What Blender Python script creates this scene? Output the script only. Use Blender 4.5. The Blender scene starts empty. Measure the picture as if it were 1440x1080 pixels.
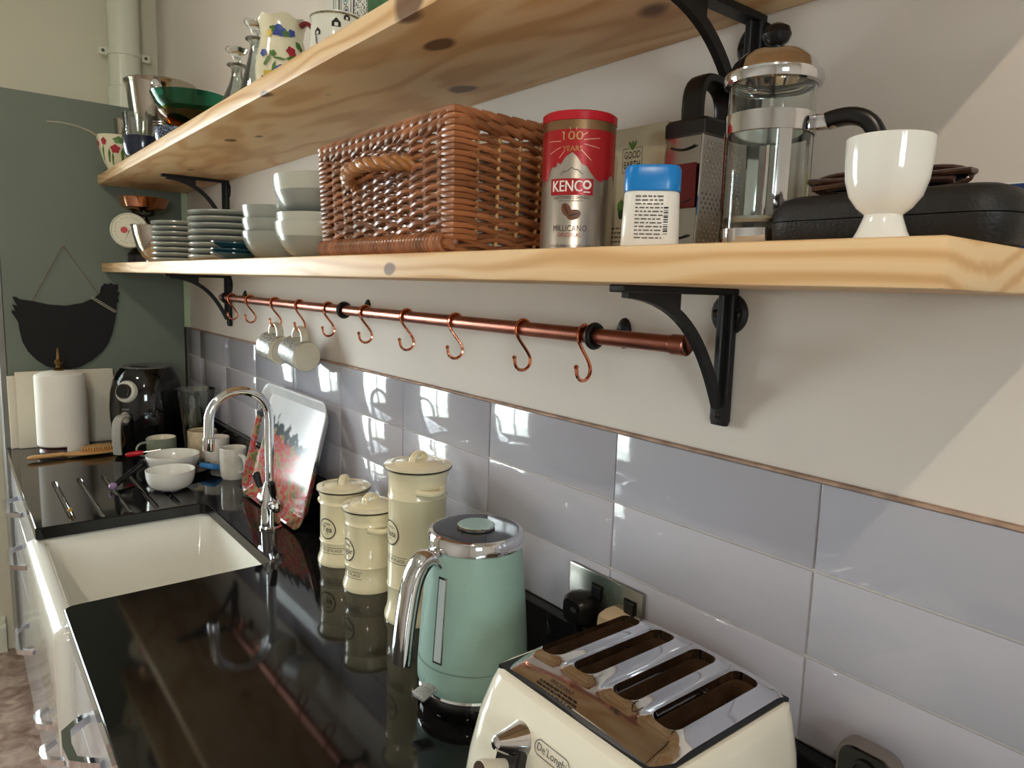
import bpy, bmesh, math, random
from mathutils import Vector, Matrix
from math import pi, sin, cos, radians
random.seed(4)
scene = bpy.context.scene
C = bpy.context.collection

# ------------------------------------------------------------------ camera
YAW, PITCH, ROLL, FPX = .6736, .1361, .0322, 998.0
cam_d = bpy.data.cameras.new('camera'); cam = bpy.data.objects.new('camera', cam_d); C.objects.link(cam)
fw = Vector((sin(YAW)*cos(PITCH), cos(YAW)*cos(PITCH), -sin(PITCH)))
rt0 = Vector((cos(YAW), -sin(YAW), 0)); up0 = rt0.cross(fw)
rt = rt0*cos(ROLL)+up0*sin(ROLL); up = up0*cos(ROLL)-rt0*sin(ROLL)
M = Matrix((rt, up, -fw)).transposed().to_4x4(); M.translation = Vector((-.7297, -.3733, 1.5041))
cam.matrix_world = M
cam_d.sensor_width = 36; cam_d.lens = FPX/1440*36; cam_d.clip_start = .02
scene.camera = cam

# ------------------------------------------------------------------ world, lights, exposure
w = bpy.data.worlds.new('daylight'); scene.world = w; w.use_nodes = True
bg = w.node_tree.nodes['Background']; bg.inputs[0].default_value = (.94, .97, 1.0, 1); bg.inputs[1].default_value = 32.0
def light(name, kind, loc, target, power, col, **kw):
    d = bpy.data.lights.new(name, kind); d.energy = power; d.color = col
    for k, v in kw.items(): setattr(d, k, v)
    o = bpy.data.objects.new(name, d); C.objects.link(o); o.location = loc
    o.rotation_euler = (Vector(target)-Vector(loc)).to_track_quat('-Z', 'Y').to_euler()
    return o
# sky light enters through the glazed garden door and an added, unseen fill window behind the camera (light portals in the openings)
po = light('door_portal', 'AREA', (-1.27, 3.06, 1.38), (-1.27, 0, 1.38), 1, (1, 1, 1), shape='RECTANGLE', size=.98, size_y=1.35); po.data.cycles.is_portal = True
po = light('fill_window_portal', 'AREA', (-1.6, -2.23, 1.65), (-1.6, 0, 1.65), 1, (1, 1, 1), shape='RECTANGLE', size=.8, size_y=.7); po.data.cycles.is_portal = True
# recessed ceiling lamps
light('ceiling_lamp_light', 'SPOT', (-1.53, -1.015, 2.785), (-.35, -.25, 1.3), 46, (1, .84, .68), spot_size=2.6, spot_blend=.6, shadow_soft_size=.022)
light('ceiling_lamp_light.001', 'SPOT', (-1.53, 1.25, 2.785), (-.9, 1.5, 1.2), 48, (1, .88, .74), spot_size=2.7, spot_blend=.8, shadow_soft_size=.14)
vs = scene.view_settings; vs.view_transform = 'Standard'; vs.look = 'None'; vs.gamma = 1; vs.use_curve_mapping = False; vs.exposure = -0.18

# ------------------------------------------------------------------ materials
def lin(c):
    return tuple(((v/255)/12.92 if v/255 <= .04045 else ((v/255+.055)/1.055)**2.4) for v in c)+(1,)
MATS = {}
def mat(name, col, rough=.5, metal=0, var=.06, vscale=20, bump=0, bscale=200, coat=0, trans=0, ior=1.45, spec=.5, stretch=None, emit=0):
    if name in MATS: return MATS[name]
    m = bpy.data.materials.new(name); m.use_nodes = True; nt = m.node_tree; N = nt.nodes; L = nt.links
    b = N['Principled BSDF']
    c = lin(col)
    tc = N.new('ShaderNodeTexCoord'); src = tc.outputs['Object']
    if stretch:
        mp = N.new('ShaderNodeMapping'); mp.inputs['Scale'].default_value = stretch; L.new(src, mp.inputs[0]); src = mp.outputs[0]
    if var:
        n = N.new('ShaderNodeTexNoise'); n.inputs['Scale'].default_value = vscale; n.inputs['Detail'].default_value = 4; L.new(src, n.inputs['Vector'])
        r = N.new('ShaderNodeValToRGB'); r.color_ramp.elements[0].position = .3; r.color_ramp.elements[1].position = .7
        r.color_ramp.elements[0].color = tuple(v*(1-var) for v in c[:3])+(1,); r.color_ramp.elements[1].color = tuple(min(1, v*(1+var)) for v in c[:3])+(1,)
        L.new(n.outputs['Fac'], r.inputs[0]); L.new(r.outputs[0], b.inputs['Base Color'])
    else: b.inputs['Base Color'].default_value = c
    b.inputs['Roughness'].default_value = rough; b.inputs['Metallic'].default_value = metal
    b.inputs['Coat Weight'].default_value = coat; b.inputs['Coat Roughness'].default_value = .05
    b.inputs['Transmission Weight'].default_value = trans; b.inputs['IOR'].default_value = ior; b.inputs['Specular IOR Level'].default_value = spec
    if emit: b.inputs['Emission Color'].default_value = c; b.inputs['Emission Strength'].default_value = emit
    if bump:
        n2 = N.new('ShaderNodeTexNoise'); n2.inputs['Scale'].default_value = bscale; n2.inputs['Detail'].default_value = 3; L.new(src, n2.inputs['Vector'])
        bp = N.new('ShaderNodeBump'); bp.inputs['Strength'].default_value = bump; bp.inputs['Distance'].default_value = .002
        L.new(n2.outputs['Fac'], bp.inputs['Height']); L.new(bp.outputs[0], b.inputs['Normal'])
    MATS[name] = m; return m

def wood_mat(name, cols, knots=(), rough=.45):
    """pine board: grain along local Y, growth-ring bands, dark knots at the given local points (x,y,z,radius)"""
    m = bpy.data.materials.new(name); m.use_nodes = True; nt = m.node_tree; N = nt.nodes; L = nt.links; b = N['Principled BSDF']
    tc = N.new('ShaderNodeTexCoord')
    warp = N.new('ShaderNodeTexNoise'); warp.inputs['Scale'].default_value = 2.2; warp.inputs['Detail'].default_value = 2
    mp0 = N.new('ShaderNodeMapping'); mp0.inputs['Scale'].default_value = (3, .8, 3); L.new(tc.outputs['Object'], mp0.inputs[0]); L.new(mp0.outputs[0], warp.inputs['Vector'])
    sub = N.new('ShaderNodeVectorMath'); sub.operation = 'SUBTRACT'; L.new(warp.outputs['Color'], sub.inputs[0]); sub.inputs[1].default_value = (.5, .5, .5)
    sc = N.new('ShaderNodeVectorMath'); sc.operation = 'SCALE'; sc.inputs['Scale'].default_value = .10; L.new(sub.outputs[0], sc.inputs[0])
    ad = N.new('ShaderNodeVectorMath'); ad.operation = 'ADD'; L.new(tc.outputs['Object'], ad.inputs[0]); L.new(sc.outputs[0], ad.inputs[1])
    mp = N.new('ShaderNodeMapping'); mp.inputs['Scale'].default_value = (1, .045, 1.3); L.new(ad.outputs[0], mp.inputs[0])
    wv = N.new('ShaderNodeTexWave'); wv.wave_type = 'RINGS'; wv.rings_direction = 'Y'; wv.inputs['Scale'].default_value = 13; wv.inputs['Distortion'].default_value = 2.2; wv.inputs['Detail'].default_value = 3; wv.inputs['Detail Scale'].default_value = 2
    L.new(mp.outputs[0], wv.inputs['Vector'])
    fine = N.new('ShaderNodeTexNoise'); fine.inputs['Scale'].default_value = 1; fine.inputs['Detail'].default_value = 5
    mp2 = N.new('ShaderNodeMapping'); mp2.inputs['Scale'].default_value = (320, 6, 320); L.new(tc.outputs['Object'], mp2.inputs[0]); L.new(mp2.outputs[0], fine.inputs['Vector'])
    mx = N.new('ShaderNodeMath'); mx.operation = 'MULTIPLY_ADD'; mx.inputs[1].default_value = .35; L.new(fine.outputs['Fac'], mx.inputs[0]); L.new(wv.outputs['Fac'], mx.inputs[2])
    rp = N.new('ShaderNodeValToRGB'); e = rp.color_ramp.elements
    e[0].position = .15; e[0].color = lin(cols[0]); e[1].position = .95; e[1].color = lin(cols[1])
    e2 = rp.color_ramp.elements.new(1.12 if False else .55); e2.color = lin(cols[2])
    L.new(mx.outputs[0], rp.inputs[0]); col = rp.outputs[0]
    for (kx, ky, kz, kr) in knots:
        d = N.new('ShaderNodeVectorMath'); d.operation = 'SUBTRACT'; L.new(ad.outputs[0], d.inputs[0]); d.inputs[1].default_value = (kx, ky, kz)
        s2 = N.new('ShaderNodeVectorMath'); s2.operation = 'MULTIPLY'; s2.inputs[1].default_value = (1/kr, .6/kr, 1/kr); L.new(d.outputs[0], s2.inputs[0])
        ln = N.new('ShaderNodeVectorMath'); ln.operation = 'LENGTH'; L.new(s2.outputs[0], ln.inputs[0])
        kr_ = N.new('ShaderNodeValToRGB'); ke = kr_.color_ramp.elements; ke[0].position = .7; ke[0].color = (.88, .88, .88, 1); ke[1].position = 1; ke[1].color = (0, 0, 0, 1)
        L.new(ln.outputs['Value'], kr_.inputs[0])
        mm = N.new('ShaderNodeMix'); mm.data_type = 'RGBA'; L.new(kr_.outputs[0], mm.inputs[0]); L.new(col, mm.inputs[6]); mm.inputs[7].default_value = lin((98, 60, 34)); col = mm.outputs[2]
    L.new(col, b.inputs['Base Color']); b.inputs['Roughness'].default_value = rough
    bp = N.new('ShaderNodeBump'); bp.inputs['Strength'].default_value = .15; bp.inputs['Distance'].default_value = .001; L.new(mx.outputs[0], bp.inputs['Height']); L.new(bp.outputs[0], b.inputs['Normal'])
    return m

def glass_mat(name, col=(245, 250, 248), rough=0.0, ior=1.45):
    m = bpy.data.materials.new(name); m.use_nodes = True; nt = m.node_tree; N = nt.nodes; L = nt.links
    b = N['Principled BSDF']; b.inputs['Base Color'].default_value = lin(col); b.inputs['Transmission Weight'].default_value = 1
    b.inputs['Roughness'].default_value = rough; b.inputs['IOR'].default_value = ior
    return m
def thin_glass(name, tint=(242, 246, 244), refl=.35):
    m = bpy.data.materials.new(name); m.use_nodes = True; nt = m.node_tree; N = nt.nodes; L = nt.links
    N.remove(N['Principled BSDF']); out = N['Material Output']
    t = N.new('ShaderNodeBsdfTransparent'); t.inputs[0].default_value = lin(tint); g = N.new('ShaderNodeBsdfGlossy'); g.inputs['Roughness'].default_value = .02
    fr = N.new('ShaderNodeFresnel'); fr.inputs[0].default_value = 1.45
    a = N.new('ShaderNodeMath'); a.operation = 'MULTIPLY_ADD'; a.inputs[1].default_value = .8; a.inputs[2].default_value = refl*.3; L.new(fr.outputs[0], a.inputs[0])
    mx = N.new('ShaderNodeMixShader'); L.new(a.outputs[0], mx.inputs[0]); L.new(t.outputs[0], mx.inputs[1]); L.new(g.outputs[0], mx.inputs[2]); L.new(mx.outputs[0], out.inputs[0])
    return m

PLASTER = mat('plaster_off_white', (226, 217, 207), .75, var=.025, vscale=3, bump=.25, bscale=40)
ENDWALL = mat('plaster_cream', (224, 219, 196), .75, var=.03, vscale=3, bump=.2, bscale=40)
TILE = mat('tile_glaze', (178, 176, 185), .07, var=.015, vscale=8, bump=.06, bscale=14, coat=.3)
GROUT = mat('grout', (206, 198, 188), .8, var=.08, vscale=60)
GRANITE = mat('black_granite', (17, 16, 16), .06, var=.5, vscale=420, spec=.5)
GREEN = mat('green_grey_paint', (112, 122, 108), .55, var=.04, vscale=4, bump=.1, bscale=120)
UNIT = mat('pale_grey_gloss_unit', (196, 198, 204), .14, var=.01, vscale=3, coat=.3)
UNITDK = mat('grey_end_panel', (128, 126, 120), .4, var=.03)
CERAMIC = mat('white_sink_fireclay', (238, 236, 226), .1, var=.015, vscale=6, coat=.4)
CHROME = mat('chrome', (225, 226, 230), .075, 1, var=.01)
STEEL = mat('brushed_steel', (196, 194, 190), .22, 1, var=.08, vscale=60, stretch=(1, 1, 20))
IRON = mat('black_iron', (22, 22, 23), .45, var=.15, vscale=80, bump=.25, bscale=150)
COPPERD = mat('dull_copper_pipe', (158, 100, 84), .3, 1, var=.14, vscale=25)
COPPER = mat('bright_copper_wire', (232, 150, 116), .12, 1, var=.03)
BLACK = mat('black_plastic', (18, 18, 19), .3, var=.1)
BLACKG = mat('black_gloss', (9, 9, 10), .07, var=.1, coat=.4)
CREAMG = mat('cream_enamel', (240, 228, 192), .12, var=.015, vscale=5, coat=.5)
CREAMT = mat('cream_toaster_paint', (240, 233, 214), .1, var=.01, coat=.5)
DARKLINE = mat('dark_brown_line', (42, 34, 28), .5, var=0)
MINT = mat('mint_textured_plastic', (150, 180, 168), .36, var=.03, vscale=30, bump=.25, bscale=500)
MINTS = mat('mint_smooth', (156, 186, 180), .25, var=.01)
WHITEC = mat('white_porcelain', (236, 234, 226), .08, var=.015, coat=.4)
STONE = mat('grey_green_stoneware', (148, 152, 144), .22, var=.05, vscale=25, coat=.2)
STONEL = mat('pale_stoneware_band', (188, 190, 176), .22, var=.04, vscale=25, coat=.2)
TEAL = mat('dark_teal_glaze', (34, 72, 84), .12, var=.15, coat=.4)
WICKER = mat('varnished_wicker', (146, 93, 59), .34, var=.28, vscale=18, coat=.12)
_N = WICKER.node_tree.nodes; _L = WICKER.node_tree.links; _o = _N.new('ShaderNodeObjectInfo'); _h = _N.new('ShaderNodeHueSaturation'); _m = _N.new('ShaderNodeMapRange')
_m.inputs['To Min'].default_value = .72; _m.inputs['To Max'].default_value = 1.35; _L.new(_o.outputs['Random'], _m.inputs['Value']); _L.new(_m.outputs[0], _h.inputs['Value'])
_b = _N['Principled BSDF']; _s = _b.inputs['Base Color'].links[0].from_socket; _L.new(_s, _h.inputs['Color']); _L.new(_h.outputs[0], _b.inputs['Base Color'])
WICKERD = mat('wicker_stake', (196, 150, 92), .4, var=.2, vscale=30)
PAPER = mat('paper_towel', (240, 236, 226), .85, var=.02, bump=.4, bscale=260)
BRASS = mat('aged_brass', (120, 92, 52), .3, 1, var=.2, vscale=60)
BLACKBOARD = mat('blackboard_paint', (24, 25, 25), .8, var=.1, vscale=8)
WHITEP = mat('white_gloss_paint', (226, 228, 208), .25, var=.02)
RED = mat('red_plastic', (184, 22, 38), .25, var=.03)
GLASS = glass_mat('clear_glass')
THING = thin_glass('thin_clear_plastic')
PANE = thin_glass('window_pane', (245, 250, 250), .05)

# ------------------------------------------------------------------ mesh helpers
class MB:
    def __init__(s): s.v = []; s.f = []
    def add(s, v, f):
        o = len(s.v); s.v += [tuple(p) for p in v]; s.f += [tuple(i+o for i in q) for q in f]; return s
    def xf(s, mtx): s.v = [tuple(mtx @ Vector(p)) for p in s.v]; return s
    def mesh(s, name, smooth=35):
        me = bpy.data.meshes.new(name); me.from_pydata(s.v, [], s.f); me.update()
        bm = bmesh.new(); bm.from_mesh(me); bmesh.ops.recalc_face_normals(bm, faces=bm.faces); bm.to_mesh(me); bm.free()
        if smooth:
            me.shade_smooth(); me.set_sharp_from_angle(angle=radians(smooth))
        return me
    def build(s, name, m, parent=None, loc=(0, 0, 0), rot=(0, 0, 0), smooth=35):
        return link(name, s.mesh(name, smooth), m, parent, loc, rot)
def link(name, me, m, parent=None, loc=(0, 0, 0), rot=(0, 0, 0)):
    o = bpy.data.objects.new(name, me); C.objects.link(o); o.location = loc; o.rotation_euler = rot
    if m is not None and not me.materials: me.materials.append(m)
    if parent is not None: o.parent = parent
    return o
def tag(o, label, cat, group=None, kind=None):
    if label: o['label'] = label
    if cat: o['category'] = cat
    if group: o['group'] = group
    if kind: o['kind'] = kind
    return o
def struct(o): o['kind'] = 'structure'; return o
def thing(name, label, cat, loc=(0, 0, 0), rotz=0, group=None, rot=None):
    o = bpy.data.objects.new(name, None); o.empty_display_size = .02; C.objects.link(o); o.location = loc; o.rotation_euler = rot or (0, 0, rotz)
    return tag(o, label, cat, group)
def dup(root, loc=None, rot=None, label=None, group=None):
    r = root.copy(); C.objects.link(r)
    if loc is not None: r.location = loc
    if rot is not None: r.rotation_euler = rot
    if label: r['label'] = label
    if group: r['group'] = group
    for ch in list(root.children):
        c = ch.copy(); C.objects.link(c); c.parent = r
        for g in ch.children:
            d = g.copy(); C.objects.link(d); d.parent = c
    return r
def box(x0, x1, y0, y1, z0, z1):
    v = [(x, y, z) for z in (z0, z1) for y in (y0, y1) for x in (x0, x1)]
    return MB().add(v, [(0, 2, 3, 1), (4, 5, 7, 6), (0, 1, 5, 4), (2, 6, 7, 3), (0, 4, 6, 2), (1, 3, 7, 5)])
def rbox(x0, x1, y0, y1, z0, z1, r=.003, seg=2):
    bm = bmesh.new(); bmesh.ops.create_cube(bm, size=1)
    for v in bm.verts: v.co = Vector(((x0+x1)/2+v.co.x*(x1-x0), (y0+y1)/2+v.co.y*(y1-y0), (z0+z1)/2+v.co.z*(z1-z0)))
    bmesh.ops.bevel(bm, geom=list(bm.edges), offset=r, segments=seg, profile=.5, affect='EDGES')
    bm.verts.index_update(); mb = MB().add([v.co for v in bm.verts], [[v.index for v in f.verts] for f in bm.faces]); bm.free(); return mb
def lathe(prof, seg=40, a0=0, a1=2*pi):
    mb = MB(); full = abs(a1-a0-2*pi) < 1e-6; n = seg if full else seg+1; rows = []
    for (r, z) in prof:
        if r < 1e-6: rows.append([len(mb.v)]); mb.v.append((0, 0, z))
        else:
            rows.append(list(range(len(mb.v), len(mb.v)+n)))
            for i in range(n):
                a = a0+(a1-a0)*i/seg; mb.v.append((r*cos(a), r*sin(a), z))
    for A, B in zip(rows, rows[1:]):
        for i in range(seg):
            j = (i+1) % n
            if len(A) == 1 and len(B) == 1: continue
            if len(A) == 1: mb.f.append((A[0], B[i], B[j]))
            elif len(B) == 1: mb.f.append((A[i], A[j], B[0]))
            else: mb.f.append((A[i], A[j], B[j], B[i]))
    return mb
def loft(rings, cap0=True, cap1=True, closed=True):
    mb = MB(); n = len(rings[0])
    for r in rings: mb.v += [tuple(p) for p in r]
    for k in range(len(rings)-1):
        for i in range(n if closed else n-1):
            j = (i+1) % n; mb.f.append((k*n+i, k*n+j, (k+1)*n+j, (k+1)*n+i))
    if cap0: mb.f.append(tuple(range(n))[::-1])
    if cap1: mb.f.append(tuple(range((len(rings)-1)*n, len(rings)*n)))
    return mb
def rr(cx, cy, hx, hy, r, z, n=6):
    pts = []
    for (sx, sy, a) in ((1, 1, 0), (-1, 1, pi/2), (-1, -1, pi), (1, -1, 1.5*pi)):
        for i in range(n+1):
            t = a+pi/2*i/n; pts.append((cx+sx*(hx-r)+r*cos(t), cy+sy*(hy-r)+r*sin(t), z))
    return pts
def tube(pts, rad, seg=10, caps=True, closed=False):
    P = [Vector(p) for p in pts]; n = len(P); rads = rad if isinstance(rad, (list, tuple)) else [rad]*n
    T = []
    for i in range(n):
        a = P[(i-1) % n] if (closed or i > 0) else P[i]; b = P[(i+1) % n] if (closed or i < n-1) else P[i]
        T.append((b-a).normalized())
    ref = Vector((0, 0, 1)) if abs(T[0].z) < .9 else Vector((1, 0, 0))
    nn = (ref-T[0]*ref.dot(T[0])).normalized(); rings = []
    for i in range(n):
        nn = (nn-T[i]*nn.dot(T[i])).normalized(); bb = T[i].cross(nn)
        rings.append([P[i]+(nn*cos(2*pi*k/seg)+bb*sin(2*pi*k/seg))*rads[i] for k in range(seg)])
    if closed: rings.append(rings[0]); return loft(rings, False, False)
    return loft(rings, caps, caps)
def bez(p0, p1, p2, p3, n=12):
    p0, p1, p2, p3 = map(Vector, (p0, p1, p2, p3))
    return [p0*(1-t)**3+p1*3*t*(1-t)**2+p2*3*t*t*(1-t)+p3*t**3 for t in (i/n for i in range(n+1))]
def prism(poly, fn, d0, d1):
    """extrude a 2D polygon; fn(u,v,d)->xyz"""
    n = len(poly); mb = MB(); mb.v = [fn(u, v, d0) for u, v in poly]+[fn(u, v, d1) for u, v in poly]
    mb.f = [tuple(range(n))[::-1], tuple(range(n, 2*n))]+[(i, (i+1) % n, n+(i+1) % n, n+i) for i in range(n)]
    return mb
def cut(o, cutter):
    """subtract a mesh from an object (evaluated once, no modifier left)"""
    co = link('cutter', cutter.mesh('cutter', 0), None); co.matrix_world = o.matrix_world.copy()
    md = o.modifiers.new('b', 'BOOLEAN'); md.operation = 'DIFFERENCE'; md.object = co; md.solver = 'EXACT'
    bpy.context.view_layer.update(); dg = bpy.context.evaluated_depsgraph_get()
    me = bpy.data.meshes.new_from_object(o.evaluated_get(dg)); o.modifiers.clear(); o.data = me
    me.shade_smooth(); me.set_sharp_from_angle(angle=radians(30)); bpy.data.objects.remove(co); return o
def text2d(s, size, width=None, shear=0):
    cu = bpy.data.curves.new('t', 'FONT'); cu.body = s; cu.size = size; cu.align_x = 'CENTER'; cu.align_y = 'CENTER'; cu.shear = shear; cu.resolution_u = 3
    o = bpy.data.objects.new('t', cu); C.objects.link(o); bpy.context.view_layer.update()
    me = bpy.data.meshes.new_from_object(o.evaluated_get(bpy.context.evaluated_depsgraph_get()))
    v = [(p.co.x, p.co.y) for p in me.vertices]; f = [tuple(q.vertices) for q in me.polygons]
    bpy.data.objects.remove(o); bpy.data.meshes.remove(me)
    if width and v:
        x0 = min(p[0] for p in v); x1 = max(p[0] for p in v); k = width/(x1-x0); c = (x0+x1)/2; v = [((p[0]-c)*k, p[1]) for p in v]
    return v, f
def wrap(v2, f, rfn, a0, z0, off=.0004):
    """wrap flat print (u to the right seen from outside, v up) round a lathe body of radius rfn(z) at azimuth a0"""
    out = []
    for u, v in v2:
        z = z0+v; r = rfn(z)+off; a = a0+u/max(rfn(z0), 1e-4); out.append((r*cos(a), r*sin(a), z))
    return MB().add(out, f)
def ring2d(r0, r1, n=40):
    v = [(r*cos(2*pi*i/n), r*sin(2*pi*i/n)) for r in (r0, r1) for i in range(n)]
    return v, [(i, (i+1) % n, n+(i+1) % n, n+i) for i in range(n)]
def disc2d(rx, ry, n=14, cx=0, cy=0, rot=0, wob=0):
    v = [(cx, cy)]
    for i in range(n):
        a = 2*pi*i/n; k = 1+wob*sin(5*a); x = rx*k*cos(a); y = ry*k*sin(a); v.append((cx+x*cos(rot)-y*sin(rot), cy+x*sin(rot)+y*cos(rot)))
    return v, [(0, 1+i, 1+(i+1) % n) for i in range(n)]
def rect2d(x0, x1, y0, y1, n=6):
    v = []
    for i in range(n+1):
        x = x0+(x1-x0)*i/n; v += [(x, y0), (x, y1)]
    return v, [(2*i, 2*i+2, 2*i+3, 2*i+1) for i in range(n)]
def prof_r(prof):
    """radius of a lathe profile as a function of z (outer, monotone z)"""
    def f(z):
        for (r0, z0), (r1, z1) in zip(prof, prof[1:]):
            if min(z0, z1) <= z <= max(z0, z1) and abs(z1-z0) > 1e-7: return r0+(r1-r0)*(z-z0)/(z1-z0)
        return prof[0][0] if z < prof[0][1] else prof[-1][0]
    return f
CAMXY = Vector((-.7297, -.3733))
def az_cam(x, y, d=0): return math.atan2(CAMXY.y-y, CAMXY.x-x)+d
# ================================================================== SETTING
Y_END, X_L, Y_B, Z_C = 2.95, -3.05, -2.2, 2.8
floor_m = bpy.data.materials.new('floor_vinyl'); floor_m.use_nodes = True
_n = floor_m.node_tree.nodes; _l = floor_m.node_tree.links; _b = _n['Principled BSDF']
_t = _n.new('ShaderNodeTexCoord'); _a = _n.new('ShaderNodeTexNoise'); _a.inputs['Scale'].default_value = 16; _a.inputs['Detail'].default_value = 8; _a.inputs['Distortion'].default_value = 1.0
_r = _n.new('ShaderNodeValToRGB'); _e = _r.color_ramp.elements; _e[0].position = .34; _e[0].color = lin((138, 108, 94)); _e[1].position = .66; _e[1].color = lin((206, 184, 170))
_l.new(_t.outputs['Object'], _a.inputs['Vector']); _l.new(_a.outputs['Fac'], _r.inputs[0]); _l.new(_r.outputs[0], _b.inputs['Base Color']); _b.inputs['Roughness'].default_value = .28
struct(box(X_L-.2, .2, Y_B-.2, Y_END+.12, -.1, 0).build('floor', floor_m, smooth=0))
CEIL = mat('ceiling_white', (226, 225, 218), .8, var=.02)
struct(box(X_L-.2, .2, Y_B-.2, Y_END+.12, Z_C, Z_C+.1).build('ceiling', CEIL, smooth=0))
wall_r = struct(box(.008, .2, Y_B-.2, Y_END+.12, 0, Z_C).build('wall_right', PLASTER, smooth=0))

DX0, DX1, DZ = -1.76, -.78, 2.05
we = MB()
for a in ((DX1, .008, 0, Z_C), (X_L, DX0, 0, Z_C), (DX0, DX1, DZ, Z_C)):
    b_ = box(a[0], a[1], Y_END, Y_END+.12, a[2], a[3]); we.add(b_.v, b_.f)
struct(we.build('wall_end', ENDWALL, smooth=0))
WX0, WX1, WZ0, WZ1 = -2.0, -1.2, 1.3, 2.0
wl = MB()
for a in ((X_L, WX0, 0, Z_C), (WX1, .008, 0, Z_C), (WX0, WX1, 0, WZ0), (WX0, WX1, WZ1, Z_C)):
    b_ = box(a[0], a[1], Y_B-.12, Y_B, a[2], a[3]); wl.add(b_.v, b_.f)
struct(wl.build('wall_back', PLASTER, smooth=0))
struct(box(X_L-.2, X_L, Y_B-.2, Y_END+.12, 0, Z_C).build('wall_left', PLASTER, smooth=0))
# garden door: frame, two leaves with mullions and panes
dr = struct(thing('door_1', None, None)); del_keys = [k for k in ('label', 'category') if k in dr.keys()]
fr = MB()
for a in ((DX0, DX0+.06, .74, DZ-.06), (DX1-.06, DX1, .74, DZ-.06), (DX0, DX1, DZ-.06, DZ), (DX0+.42, DX0+.47, .74, DZ-.06), (DX0, DX1, 0, .74)):
    b_ = box(a[0], a[1], Y_END+.03, Y_END+.09, a[2], a[3]); fr.add(b_.v, b_.f)
fr.build('door_frame', WHITEP, dr, smooth=0)
for x0, x1 in ((DX0+.06, DX0+.42), (DX0+.47, DX1-.06)):
    box(x0, x1, Y_END+.055, Y_END+.061, .74, DZ-.06).build('pane', PANE, dr, smooth=0)
wn = struct(thing('fill_window', None, None)); fr = MB()  # unseen window added in the back wall to let in fill light
for a in ((WX0, WX0+.06, WZ0+.06, WZ1-.06), (WX1-.06, WX1, WZ0+.06, WZ1-.06), (WX0, WX1, WZ0, WZ0+.06), (WX0, WX1, WZ1-.06, WZ1), (-1.63, -1.57, WZ0+.06, WZ1-.06)):
    b_ = box(a[0], a[1], Y_B-.09, Y_B-.03, a[2], a[3]); fr.add(b_.v, b_.f)
fr.build('fill_window_frame', WHITEP, wn, smooth=0)
for x0, x1 in ((WX0+.06, -1.63), (-1.57, WX1-.06)): box(x0, x1, Y_B-.063, Y_B-.057, WZ0+.06, WZ1-.06).build('pane', PANE, wn, smooth=0)
struct(box(-9, 6, Y_END+.15, 14, -.12, -.1).build('garden_ground', mat('garden_paving', (168, 168, 160), .9, var=.15, vscale=3), smooth=0))
# skirting
bb = loft([[(x, Y_END, 0), (x, Y_END-.02, 0), (x, Y_END-.02, .1), (x, Y_END-.012, .115), (x, Y_END-.014, .13), (x, Y_END-.004, .145), (x, Y_END, .145)] for x in (DX1, -.62)])
struct(bb.build('baseboard_end', WHITEP, smooth=20))
# recessed lamps
for k, (lx, ly) in enumerate(((-1.53, -1.015), (-1.53, 1.25))):
    t = thing('ceiling_lamp', ('recessed ceiling spot lamp above the kitchen floor', 'recessed ceiling spot lamp further down the room')[k], 'lamp', (lx, ly, Z_C-.004))
    lathe([(.028, 0), (.045, -.001), (.045, .004), (.028, .004), (.028, 0)], 32).build('trim_ring', CHROME, t)
    lathe([(0, .0035), (.027, .0035)], 24).build('bulb', mat('lamp_glow', (255, 236, 205), .5, var=0, emit=12), t)

# tiles (3 rows of 300 x 100 mm) with grout bed, one object per tile
box(.003, .0085, Y_B, 2.57, 1.003, 1.307).build('grout', GROUT, wall_r, smooth=0)
tw, th, g = .3, .1, .0024
tile_me = rbox(-.0, .009, g/2, tw-g/2, g/2, th-g/2, .0012, 2).mesh('tile'); tile_me.materials.append(TILE)
for row in range(3):
    for k in range(-3, 8):
        o = link('tile', tile_me, TILE, wall_r, (random.uniform(-.0004, .0002), k*tw, 1.005+row*th), (0, random.uniform(-.003, .003), random.uniform(-.0025, .0025)))
    rbox(0, .009, g/2, .168, g/2, th-g/2, .0012, 2).build('tile', TILE, wall_r, (0, 2.4, 1.005+row*th))
# grey-brown bead along the tile top
struct(rbox(-.001, .009, Y_B, 2.57, 1.3045, 1.3085, .001, 1).build('trim_1', mat('old_sealant', (170, 140, 120), .7, var=.35, vscale=40)))
# filler strip between tall unit and wall
struct(box(-.012, .008, 2.562, 2.60, 1.31, 2.095).build('trim_2', mat('pale_green_filler', (190, 206, 170), .6), smooth=0))

# ================================================================== TALL UNIT (green side panel)
tu = thing('tall_cabinet', 'tall cabinet with green-grey painted side panel beside the worktop end', 'cabinet', (0, 2.57, 0))
rbox(-.58, -.012, 0, .25, .14, 2.095, .0015, 1).build('side_panel', GREEN, tu)
rbox(-.6, -.581, .001, .248, .15, 2.09, .002, 1).build('door', UNITDK, tu)
box(-.53, -.05, .02, .24, 0, .14).build('plinth', UNITDK, tu, smooth=0)

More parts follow.
